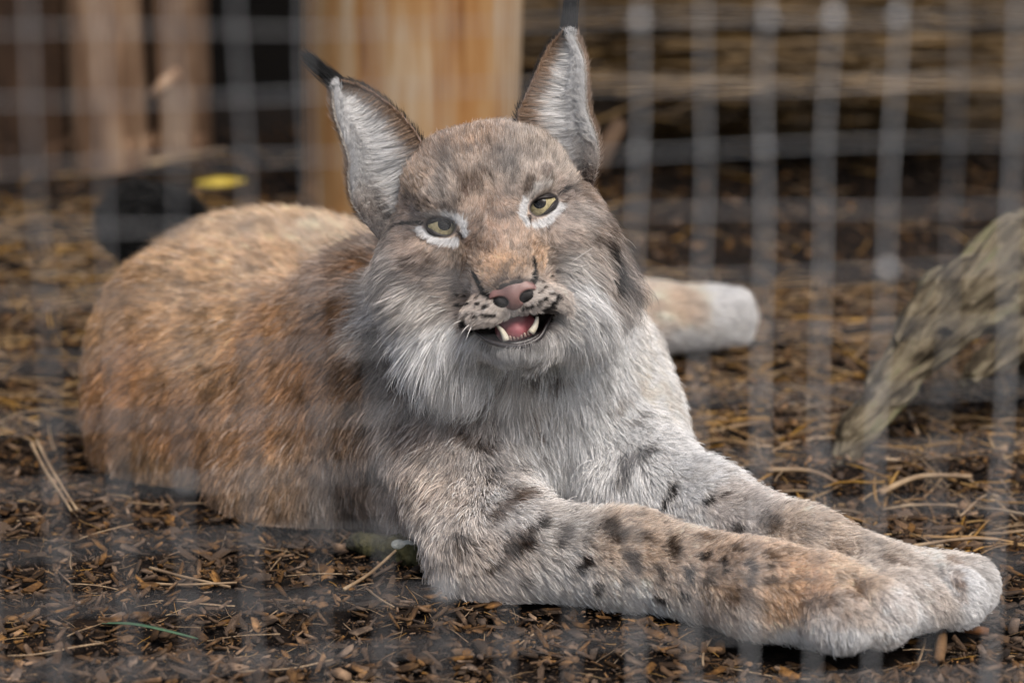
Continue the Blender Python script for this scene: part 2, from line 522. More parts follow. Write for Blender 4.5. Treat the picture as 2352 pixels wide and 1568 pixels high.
post = standing_log('timber_post', 684, 1198, 500, M_POST, 'thick golden brown timber post standing behind the lynx', 4, h=2.3)
post['category'] = 'post'
# plank wall behind the palisade, its shade put into the near-black colour
M_PLANK = noisy('shaded_plank', [(6, 5, 4), (11, 9, 7), (18, 14, 11)], 4, stretch=(1, 8, 8), rough=.9, bump=.3, bscale=30, island=.25, spec=.15)
wall = empty('plank_wall', (0, 4.75, 0))
tag(wall, 'plank wall closing the back of the enclosure, shade painted into its dark boards', 'wall')
for row in range(9):
    for cnum in range(4):
        x0 = -3.6 + cnum * 2.0 + (row % 2) * .7; w = 1.992
        zc = .11 + row * .225; d = random.uniform(-.006, .006)
        bm = bmesh.new(); bmesh.ops.create_cube(bm, size=1)
        for v in bm.verts: v.co = Vector((x0 + v.co.x * w, 4.75 + d + v.co.y * .03, zc + v.co.z * .217))
        me = bpy.data.meshes.new('plank'); bm.to_mesh(me); bm.free(); me.materials.append(M_PLANK)
        o = bpy.data.objects.new('plank', me); COL.objects.link(o); o.parent = wall; o.matrix_parent_inverse = Matrix.Translation(-wall.location)
# stub of a branch on the slender log, as a stick leaning there
def stick(name, pts, rads, mat, label, cat, seg=8, group=None):
    V, Fs = tube(pts, rads, seg)
    o = link_mesh(name, V, Fs, mat)
    return tag(o, label, cat, group)
stick('broken_stick', [P(350, 225, 3.55), P(376, 195, 3.56), P(408, 165, 3.58)], [.010, .012, .010], M_LOG, 'short pale stick propped against the slender palisade log', 'stick')
stick('broken_stick', [P(1372, 400, 3.4), P(1392, 340, 3.42), P(1425, 285, 3.45)], [.016, .014, .012], noisy('tan_stick', [(58, 44, 32), (84, 66, 50)], 20), 'tan stick leaning in the shadow behind the ear of the lynx', 'stick')
# brush: dry branches and grass lying in layers against the wall
M_BRUSH = noisy('dry_brush', [(50, 38, 23), (96, 77, 50), (130, 108, 76)], 12, rough=.75, bump=.2, bscale=60, island=.4, spec=.2)
VV, FF = [], []; off = 0
r = np.random.default_rng(21)
def brush(n, u, v, Y, Lr, wr, slope=.06):
    global off
    for i in range(n):
        c = P(r.uniform(*u), r.uniform(*v), r.uniform(*Y)); L = r.uniform(*Lr); a = r.normal(0, .22)
        t = np.linspace(-.5, .5, 7)
        q = c + np.outer(t * L, [math.cos(a), math.sin(a), 0]) + np.outer((t * t) * L * r.normal(-.06, .14), [0, 0, 1]) + np.outer(t * L * r.normal(0, slope), [0, 0, 1])
        V, Fs = tube(q, np.linspace(1, .5, 7) * r.uniform(*wr), 4)
        VV.append(np.array(V)); FF.extend([tuple(b + off for b in f) for f in Fs]); off += len(V)
brush(420, (1180, 2420), (-60, 60), (3.75, 4.2), (.15, .6), (.0015, .004))
brush(160, (1280, 1800), (90, 150), (3.8, 4.2), (.15, .5), (.0015, .004))
brush(300, (1620, 2420), (90, 205), (3.7, 4.1), (.15, .55), (.0015, .004))
brush(70, (1560, 2380), (185, 215), (3.55, 3.75), (.2, .6), (.002, .004), .03)
brush(160, (1400, 2420), (230, 330), (4.0, 4.5), (.12, .4), (.0015, .004))
bp = link_mesh('brush_pile', np.concatenate(VV), FF, M_BRUSH)
tag(bp, 'layered pile of dry brushwood and grass by the back wall', 'brushwood', kind='stuff')

# ------------------------------------------------------------------ weathered log at the side
M_DRIFT = noisy('weathered_log', [(40, 34, 26), (78, 70, 56), (112, 103, 86), (96, 95, 70)], 60, rough=.9, bump=.8, bscale=170, spec=.12, bdist=.008, lo=.36, hi=.66)
_nt = M_DRIFT.node_tree
_ga = _nt.nodes.new('ShaderNodeAttribute'); _ga.attribute_name = 'grain'
_mp = next(n for n in _nt.nodes if n.type == 'MAPPING')
_nt.links.new(_ga.outputs['Vector'], _mp.inputs['Vector'])
prs = []
path = [(1922, 1056, 2.235, .007), (1965, 990, 2.258, .013), (2040, 890, 2.295, .020), (2115, 790, 2.335, .027), (2205, 690, 2.385, .036), (2330, 630, 2.43, .052), (2480, 580, 2.48, .064)]
for a, b in zip(path[:-1], path[1:]):
    prs.append((f_cone(P(*a[:3]), P(*b[:3]), a[3], b[3]), .015, 1))
prs.append((f_cone(P(1958, 1050, 2.24), P(2070, 880, 2.30), .005, .014), .006, 1))
prs.append((f_cone(P(2400, 740, 2.40), P(2225, 862, 2.33), .024, .013), .008, 1))
prs.append((f_cone(P(2420, 700, 2.42), P(2400, 840, 2.40), .040, .030), .02, 1))
prs.append((f_ball(P(2165, 765, 2.328), (.008, .012, .004)), .004, -1))
prs.append((f_cone(P(2230, 800, 2.31), P(2290, 760, 2.33), .006, .010), .006, -1))
lo = np.min([q[0][1] for q in prs], 0) - .03; hi = np.max([q[0][2] for q in prs], 0) + .03
V, Q = mesh_solid(prs, *[np.arange(lo[i], hi[i], .0035) for i in range(3)])
Nn = vert_normals(V, Q)
axd = unit(P(2290, 665, 2.41) - P(1990, 965, 2.265))
qs = V - np.outer((V @ axd) * .82, axd)
V = V + Nn * (((vnoise(qs, 150) - .5) * .010 + (vnoise(qs, 320) - .5) * .005 + (vnoise(qs, 60) - .5) * .012 + (vnoise(V, 30) - .5) * .008)[:, None])
o = link_mesh('weathered_log', V, Q, M_DRIFT)
ga = o.data.attributes.new('grain', 'FLOAT_VECTOR', 'POINT')
ga.data.foreach_set('vector', qs.astype(np.float32).ravel())
tag(o, 'gnarled grey weathered log with greenish lichen, slanting down into the straw', 'log')

# ------------------------------------------------------------------ small things on the floor
M_MOSS = noisy('mossy_bark', [(36, 34, 22), (64, 62, 40), (90, 85, 60)], 45, rough=.9, bump=.7, bscale=240, spec=.15, bdist=.004)
bk = empty('bark_piece', tuple(G(915, 1290)))
tag(bk, 'mossy green piece of bark with a white lichen patch by the elbow of the lynx', 'bark')
a, b = G(815, 1275) + [0, 0, .011], G(1000, 1322) + [0, 0, .010]
prs = [(f_cone(a, (a + b) / 2 + [0, 0, .004], .008, .012), .004, 1), (f_cone((a + b) / 2 + [0, 0, .004], b, .012, .0085), .004, 1)]
c_ = (a + b) / 2
V, Q = mesh_solid(prs, np.arange(c_[0] - .06, c_[0] + .06, .0016), np.arange(c_[1] - .04, c_[1] + .04, .0016), np.arange(-.012, .045, .0016))
V = V + vert_normals(V, Q) * ((vnoise(V, 240) - .5) * .004 + (vnoise(V, 90) - .5) * .004)[:, None]
link_mesh('bark', V, Q, M_MOSS, bk)
lp = V[(np.abs(V[:, 0] - P(902, 1262, 1.9)[0]) < .011)]
lc = lp[np.argmax(lp[:, 2] - lp[:, 1] * .5)]
prs = [(f_ball(lc + [-.004, .002, -.0042], (.007, .006, .005)), .002, 1), (f_ball(lc + [.004, .001, -.0042], (.006, .004, .005)), .002, 1)]
V, Q = mesh_solid(prs, *[np.arange(lc[i] - .02, lc[i] + .02, .0008) for i in range(3)])
link_mesh('lichen', V, Q, noisy('white_lichen', [(120, 126, 120), (176, 178, 172)], 200, rough=.95), bk)
def leaf_strip(name, pts, w, mat, label, cat, tilt=0.0):
    pts = np.array(pts); n = len(pts); V, Fs = [], []
    tan = unit(np.gradient(pts, axis=0)); side = unit(unit(np.cross(tan, [0, 0, 1.0])) + np.array([0, 0, -tilt]))
    for i in range(n):
        ww = w * math.sin(math.pi * (i + .35) / (n - .3)) ** .7
        for k, (s, up) in enumerate(((-1, .25), (0, 0), (1, .25))):
            V.append(pts[i] + side[i] * s * ww + np.array([0, 0, up * ww]))
        for k, (s, up) in enumerate(((-1, .25), (0, 0), (1, .25))):
            V.append(pts[i] + side[i] * s * ww * .96 + np.array([0, 0, up * ww - .0006]))
    for i in range(n - 1):
        a = i * 6; b = a + 6
        Fs += [(a, a + 1, b + 1, b), (a + 1, a + 2, b + 2, b + 1), (a + 4, a + 3, b + 3, b + 4), (a + 5, a + 4, b + 4, b + 5), (a, b, b + 3, a + 3), (a + 2, a + 5, b + 5, b + 2)]
    return tag(link_mesh(name, V, Fs, mat), label, cat)
leaf_strip('yellow_leaf', bez([G(450, 450) + [0, 0, .02], G(500, 458) + [0, 0, .025], G(565, 446) + [0, 0, .022]], 9), .011, noisy('leaf_yellow', [(156, 134, 44), (186, 166, 76)], 30, rough=.5, bump=.2), 'bright yellow fallen leaf behind the rump of the lynx', 'leaf', .6)
leaf_strip('grass_blade', bez([G(235, 1452) + [0, 0, .008], G(320, 1462) + [0, 0, .010], G(455, 1482) + [0, 0, .006]], 12), .0022, noisy('blade_green', [(52, 78, 60), (84, 112, 86)], 60, rough=.5, bump=.1), 'bluish green grass blade lying on the mulch', 'grass blade')
M_TWIG = noisy('brown_twig', [(62, 40, 24), (110, 74, 46)], 40, stretch=(1, 1, 1), rough=.85, bump=.5, bscale=200, spec=.2, bdist=.002)
stick('brown_twig', [G(2130, 1448) + [0, 0, .004], G(2190, 1456) + [0, 0, .007], G(2270, 1462) + [0, 0, .004]], [.003, .0042, .0036], M_TWIG, 'brown twig lying under the toes of the farther forepaw', 'twig')
stick('wood_splinter', [G(2156, 1524) + [0, 0, .003], G(2160, 1495) + [0, 0, .004], G(2163, 1466) + [0, 0, .004]], [.0040, .0048, .0044], noisy('splinter', [(84, 62, 42), (116, 90, 62)], 50, rough=.8), 'tan wood splinter pointing at the forepaws', 'splinter', 6)
def long_straw(pix, w, label, kk=0):
    q = bez([G(u, v) + [0, 0, .007 + dz] for u, v, dz in pix], 14)
    stick('long_straw', q, np.linspace(w, w * .7, 14), M_STRAW, label, 'straw', 6)
long_straw([(790, 1372, 0), (850, 1345, .004), (915, 1308, .012)], .0017, 'forked pale straw standing out before the bark piece')
long_straw([(845, 1372, 0), (875, 1395, 0), (905, 1412, 0)], .0010, 'thin straw branching off the forked pale straw')
long_straw([(345, 1332, .004), (430, 1352, .003), (530, 1366, 0)], .0015, 'straight straw crossing two others on the mulch before the flank')
long_straw([(335, 1357, 0), (420, 1366, .002), (545, 1361, .002)], .0013, 'straw lying under a crossing stalk before the flank of the lynx')
long_straw([(75, 1080, .02), (110, 1130, .012), (165, 1190, 0)], .0020, 'pale straw leaning up beside another at the rump of the lynx')
long_straw([(88, 1078, .022), (125, 1130, .012), (178, 1188, 0)], .0020, 'pale straw leaning up beside another at the rump of the lynx')
for o in bpy.data.objects:
    if o.name.startswith('long_straw') and 'beside another' in o['label']: o['group'] = 'pair of leaning straws'
long_straw([(1760, 1105, .004), (1860, 1112, .006), (1930, 1130, 0)], .0030, 'broad golden straw lying across the litter beyond the forelegs')
long_straw([(2020, 1150, 0), (2110, 1125, .006), (2230, 1120, .004)], .0032, 'broad pale straw lying near the foot of the weathered log')
long_straw([(340, 402, .01), (430, 388, .012), (520, 370, .01)], .008, 'broad straw lying at the foot of the palisade logs')

# ------------------------------------------------------------------ welded wire fence between the viewer and the lynx
M_WIRE = noisy('galvanised_wire', [(116, 117, 119), (152, 153, 155)], 60, rough=.5, bump=.15, bscale=400, spec=.5, bdist=.0005)
TP = .15; PS = math.atan(TP); Y0 = .92; SP = .0273 * math.sqrt(1 + TP * TP) * Y0
fence = empty('wire_fence', (0, Y0, 0))
tag(fence, 'welded grey wire mesh fence stretched in front of the lynx', 'fence')
exd = np.array([math.cos(PS), math.sin(PS), 0])
q0 = (75 - PW / 2) / 5542.0
s0 = (Y0 * q0 / (1 - q0 * TP)) / math.cos(PS)
rw = np.random.default_rng(9)
zs_ = np.linspace(0.0, 1.1, 56)
M_WIRE_LIT = noisy('lit_wire', [(164, 165, 167), (198, 199, 200)], 60, rough=.45, bump=.15, bscale=400, spec=.5, bdist=.0005)  # lighter copy of the wire: light on the right-hand wires put into the colour
def wire(pts, rad, mat=None):
    V, Fs = tube(pts, rad, 6)
    link_mesh('wire', V, Fs, mat or M_WIRE, fence)
WR = .0007
for i in range(-7, 24):
    s = s0 + i * SP
    wob = np.array([rw.normal(0, .0004), rw.normal(0, .0004)])
    pts = np.array([np.array([0, Y0, 0]) + exd * (s + wob[0] * 4 * (z - .6) + .0011 * math.sin(z * 19 + i * 1.7) + .0006 * math.sin(z * 57 + i)) + np.array([0, .0008 * math.sin(z * 31 + i), z]) for z in zs_])
    wire(pts, WR * (1.0, 1.0, .9, 1.15)[i % 4], M_WIRE_LIT if 9 <= i <= 13 or i >= 15 else M_WIRE)
zt = (C0 + ray(1905, 42) * ((Y0 / (1 - (1905 - PW / 2) / 5542 * TP)) / ray(1905, 42)[1]))[2]
xs_ = np.linspace(s0 - 7.5 * SP, s0 + 23.5 * SP, 60)
for j in range(-14, 26):
    z = zt - j * SP * .985
    if z < .01 or z > 1.1: continue
    pts = np.array([np.array([0, Y0 - .0019, 0]) + exd * s + np.array([0, .0006 * math.sin(s * 40 + j), z + .0012 * math.sin(s * 26 + j * 2.1)]) for s in xs_])
    wire(pts, WR * .64)
# blobs of zinc where some wires are welded
def weld(i, j, r):
    s = s0 + i * SP; c = np.array([0, Y0 - .0022, 0]) + exd * s + np.array([0, 0, zt - j * SP * .985])
    bm = bmesh.new(); bmesh.ops.create_icosphere(bm, subdivisions=2, radius=r)
    for v in bm.verts: v.co = Vector((v.co.x + c[0], v.co.y * .7 + c[1], v.co.z * 1.1 + c[2]))
    me = bpy.data.meshes.new('weld'); bm.to_mesh(me); bm.free(); me.materials.append(M_WELD)
    o = bpy.data.objects.new('weld', me); COL.objects.link(o); o.parent = fence; o.matrix_parent_inverse = Matrix.Translation(-fence.location)
M_WELD = noisy('zinc_blob', [(176, 177, 178), (206, 207, 208)], 200, rough=.4, bump=0, spec=.6)
for i, j, rr in ((12, 0, .0027), (9, 0, .0022), (11, 0, .0018), (13, 0, .002), (13, 4, .0026), (6, 9, .0026), (2, 7, .0016), (11, 2, .0014), (9, 2, .0013)):
    weld(i, j, rr)
# ------------------------------------------------------------------ the lynx: one continuous body
lynx = empty('lynx', (float(P(1180, 1000, 2.05)[0]), 2.05, 0.0))
tag(lynx, 'lynx with black ear tufts and open mouth, lying with its forelegs stretched out', 'lynx')

YE = 1.93                                   # distance of the eyes
O = P(1130, 497, YE)
PHI = math.atan2(50, 220)
HX = math.cos(PHI) * RGT + math.sin(PHI) * UPV
HZ = -math.sin(PHI) * RGT + math.cos(PHI) * UPV
HC = -FWD
HA = np.stack([HX, HZ, HC])
DE = depth_of(O)
def H(a, b, c):                             # head frame in mm: right, up, towards the viewer
    return O + (a * HX + b * HZ + c * HC) / 1000.0
def Hp(u, v, c):                            # the point seen at a pixel, c mm in front of the eye plane
    r = ray(u, v)
    return C0 + r * (DE - c / 1000.0)
def hball(a, b, c, ra, rb, rc, rot=0.0):
    A = HA
    if rot:
        q = DEG(rot)
        A = np.stack([math.cos(q) * HX + math.sin(q) * HZ, -math.sin(q) * HX + math.cos(q) * HZ, HC])
    return f_ball(H(a, b, c), np.array([ra, rb, rc]) / 1000.0, A)
def hcone(p, q, ra, rb):
    return f_cone(H(*p), H(*q), ra / 1000.0, rb / 1000.0)

EYES = [(Hp(1018, 524, -10), 14.4, -1), (Hp(1244, 476, -10), 14.4, 1)]      # centre, radius mm, side
def mpx(px, Y):                              # pixels -> metres at distance Y (on the axis)
    return px * (Y / CT) * 0.995 / F
B = []
def add(pr, k=0.03, op=1): B.append((pr, k, op))
# trunk
add(f_cone(P(930, 930, 2.15), P(560, 905, 2.30), .105, .108), .02)
add(f_ball(P(545, 745, 2.42), (.110, .12, .102)), .07)
add(f_ball(P(735, 725, 2.43), (.10, .10, .088)), .07)
add(f_ball(P(470, 985, 2.27), (.100, .10, .095)), .06)
add(f_ball(P(370, 850, 2.33), (.058, .07, .10)), .05)
add(f_ball(P(760, 1120, 2.12), (.10, .075, .075)), .05)
# chest, neck, shoulders
add(f_ball(P(1215, 1010, 2.075), (.098, .085, .13)), .05)
add(f_cone(P(1190, 860, 2.07), H(0, 0, -75), .088, .066), .05)
add(f_ball(P(1000, 930, 2.10), (.085, .085, .10)), .05)
add(f_ball(P(880, 760, 2.17), (.065, .07, .065)), .05)
add(f_ball(P(1385, 930, 2.12), (.050, .06, .085)), .05)
# near foreleg
add(f_cone(P(1015, 1030, 2.03), P(1130, 1250, 1.90), .070, .043), .045)
add(f_cone(P(1130, 1262, 1.890), P(1450, 1282, 1.845), .038, .0325), .03)
add(f_cone(P(1450, 1282, 1.845), P(1740, 1350, 1.775), .0335, .033), .02)
add(f_cone(P(1740, 1352, 1.775), P(1890, 1378, 1.757), .0315, .036), .02)
for (u, v, y, r) in ((2022, 1408, 1.733, .0262), (2062, 1386, 1.764, .0262), (1930, 1424, 1.718, .0242), (2035, 1362, 1.796, .022)):
    add(f_cone(P(1880, 1376, 1.757), P(u, v, y), .026, r), .006)
add(f_cone(P(905, 1090, 1.985), P(938, 1250, 1.925), .010, .014), .03, -1)         # fold between the arm and the flank
def toe_grooves(c, tips):
    c = np.asarray(c)
    for a, b in zip(tips[:-1], tips[1:]):
        m = (np.asarray(a) + np.asarray(b)) / 2; d = unit(m - c)
        add(f_cone(m - d * .012 + [0, 0, .021], m + d * .034 + [0, 0, .004], .0045, .007), .007, -1)
toe_grooves(P(1880, 1376, 1.757), [P(1930, 1424, 1.718), P(2022, 1408, 1.733), P(2062, 1386, 1.764), P(2035, 1362, 1.796)])
# far foreleg
add(f_cone(P(1410, 1010, 2.07), P(1475, 1130, 1.99), .058, .045), .04)
add(f_cone(P(1475, 1130, 1.985), P(1620, 1175, 1.945), .042, .035), .03)
add(f_cone(P(1620, 1175, 1.945), P(1850, 1268, 1.855), .035, .031), .02)
add(f_cone(P(1850, 1268, 1.855), P(2060, 1335, 1.81), .031, .0275), .02)
for (u, v, y, r) in ((2195, 1372, 1.783, .0245), (2222, 1345, 1.814, .0245), (2120, 1385, 1.770, .021), (2195, 1328, 1.843, .020)):
    add(f_cone(P(2050, 1335, 1.81), P(u, v, y), .024, r), .006)
toe_grooves(P(2050, 1335, 1.81), [P(2120, 1385, 1.770), P(2195, 1372, 1.783), P(2222, 1345, 1.814), P(2195, 1328, 1.843)])
# far hind leg stretched out to the side
add(f_cone(P(700, 800, 2.48), P(1150, 745, 2.60), .075, .055), .05)
add(f_cone(P(1150, 740, 2.60), P(1500, 730, 2.65), .048, .034), .03)
add(f_cone(P(1500, 732, 2.65), P(1640, 728, 2.665), .034, .034), .02)
for (u, v) in ((1692, 697), (1702, 727), (1694, 758)):
    add(f_cone(P(1600, 729, 2.66), P(u, v, 2.655), .026, .0165), .006)
# the other hind foot tucked below it
add(f_cone(P(1300, 930, 2.25), P(1478, 905, 2.22), .03, .022), .02)
# tail stump behind the haunch
add(f_cone(P(470, 660, 2.52), P(385, 545, 2.56), .030, .034), .02)
add(f_cone(P(385, 545, 2.56), P(325, 515, 2.57), .034, .033), .02)
# head
add(hball(0, 6, -62, 64, 60, 66), .03)
add(hball(0, 30, -30, 52, 38, 38), .03)
for s in (-1, 1):
    add(hball(s * 27, 32, -60, 30, 29, 40), .03)                  # temple
    add(hball(s * 50, -32, -45, 40, 44, 42), .03)
    add(hball(s * 33, 17, -4, 21, 9, 13, s * 14), .016)           # brow
    add(hball(s * 37, -26, -6, 24, 14, 16, s * 10), .02)          # cheekbone under the eye
    add(hball(s * 50, -62, -48, 32, 36, 34), .03)                 # ruff base
add(hcone((0, 6, -8), (1, -44, 29), 22, 19), .025)
add(hcone((0, -30, 2), (1, -60, 24), 33, 26), .02)
for s in (-1, 1):
    add(hball(1 + s * 20, -76, 28, 23, 16, 20, -s * 13), .010)
add(hcone((0, -70, -25), (0, -100, 12), 40, 18), .02)
add(hball(0, -107, 20, 16, 11.5, 16), .012)                         # chin
for s in (-1, 1):
    add(hcone((s * 14, -102, 15), (s * 33, -82, -14), 9, 15), .012)
add(hball(-60, -34, -52, 34, 44, 40), .03)
add(hball(-46, -88, -44, 26, 26, 26), .03)
add(hball(44, -82, -44, 24, 26, 26), .03)
# mouth and eye openings
add(hball(1, -93.5, 33, 23, 9.5, 32, 2), .004, -1)
add(hball(-18, -91, 24, 20, 5.5, 18, -8), .004, -1)
add(hball(18, -90, 24, 15, 7, 18, 8), .004, -1)
for (c, r, s) in EYES:
    e = c + HC * .011
    add(f_ball(e, np.array([13.4, 6.3, 13]) / 1000, np.stack([math.cos(DEG(s * 18)) * HX + math.sin(DEG(s * 18)) * HZ,
        -math.sin(DEG(s * 18)) * HX + math.cos(DEG(s * 18)) * HZ, HC])), .003, -1)

GX = axis_coords(-.44, .40, float(H(-100, 0, 0)[0]), float(H(100, 0, 0)[0]), .006, .0021)
GY = axis_coords(1.66, 2.80, YE - .085, YE + .06, .006, .0021)
GZ = axis_coords(-.012, .42, float(H(0, -125, 0)[2]), float(H(0, 60, 0)[2]), .006, .0021)
BV, BQ = mesh_solid(B, GX, GY, GZ, floor=0.002)
BV = relax(BV, BQ, 1, 0.4)
BN = vert_normals(BV, BQ)
bvh = BVHTree.FromPolygons(BV.tolist(), BQ.tolist())
def hit(u, v, default_y=2.1):
    loc, nor, i, d = bvh.ray_cast(Vector(C0), Vector(ray(u, v)).normalized())
    return np.array(loc) if loc is not None else P(u, v, default_y)
# ------------------------------------------------------------------ coat: guides (flow, length, lift, colour) placed on the body
def crop(u0, v0, w, cw):                      # readings made on enlarged crops of the photograph
    k = w / cw
    return lambda x, y: ((u0 + x * k) * .9408, (v0 + y * k) * .9408)
c2 = crop(820, 380, 760, 2055); c4 = crop(1040, 480, 400, 1493); c6 = crop(950, 1060, 1550, 2352); cc = crop(1000, 850, 700, 2195)

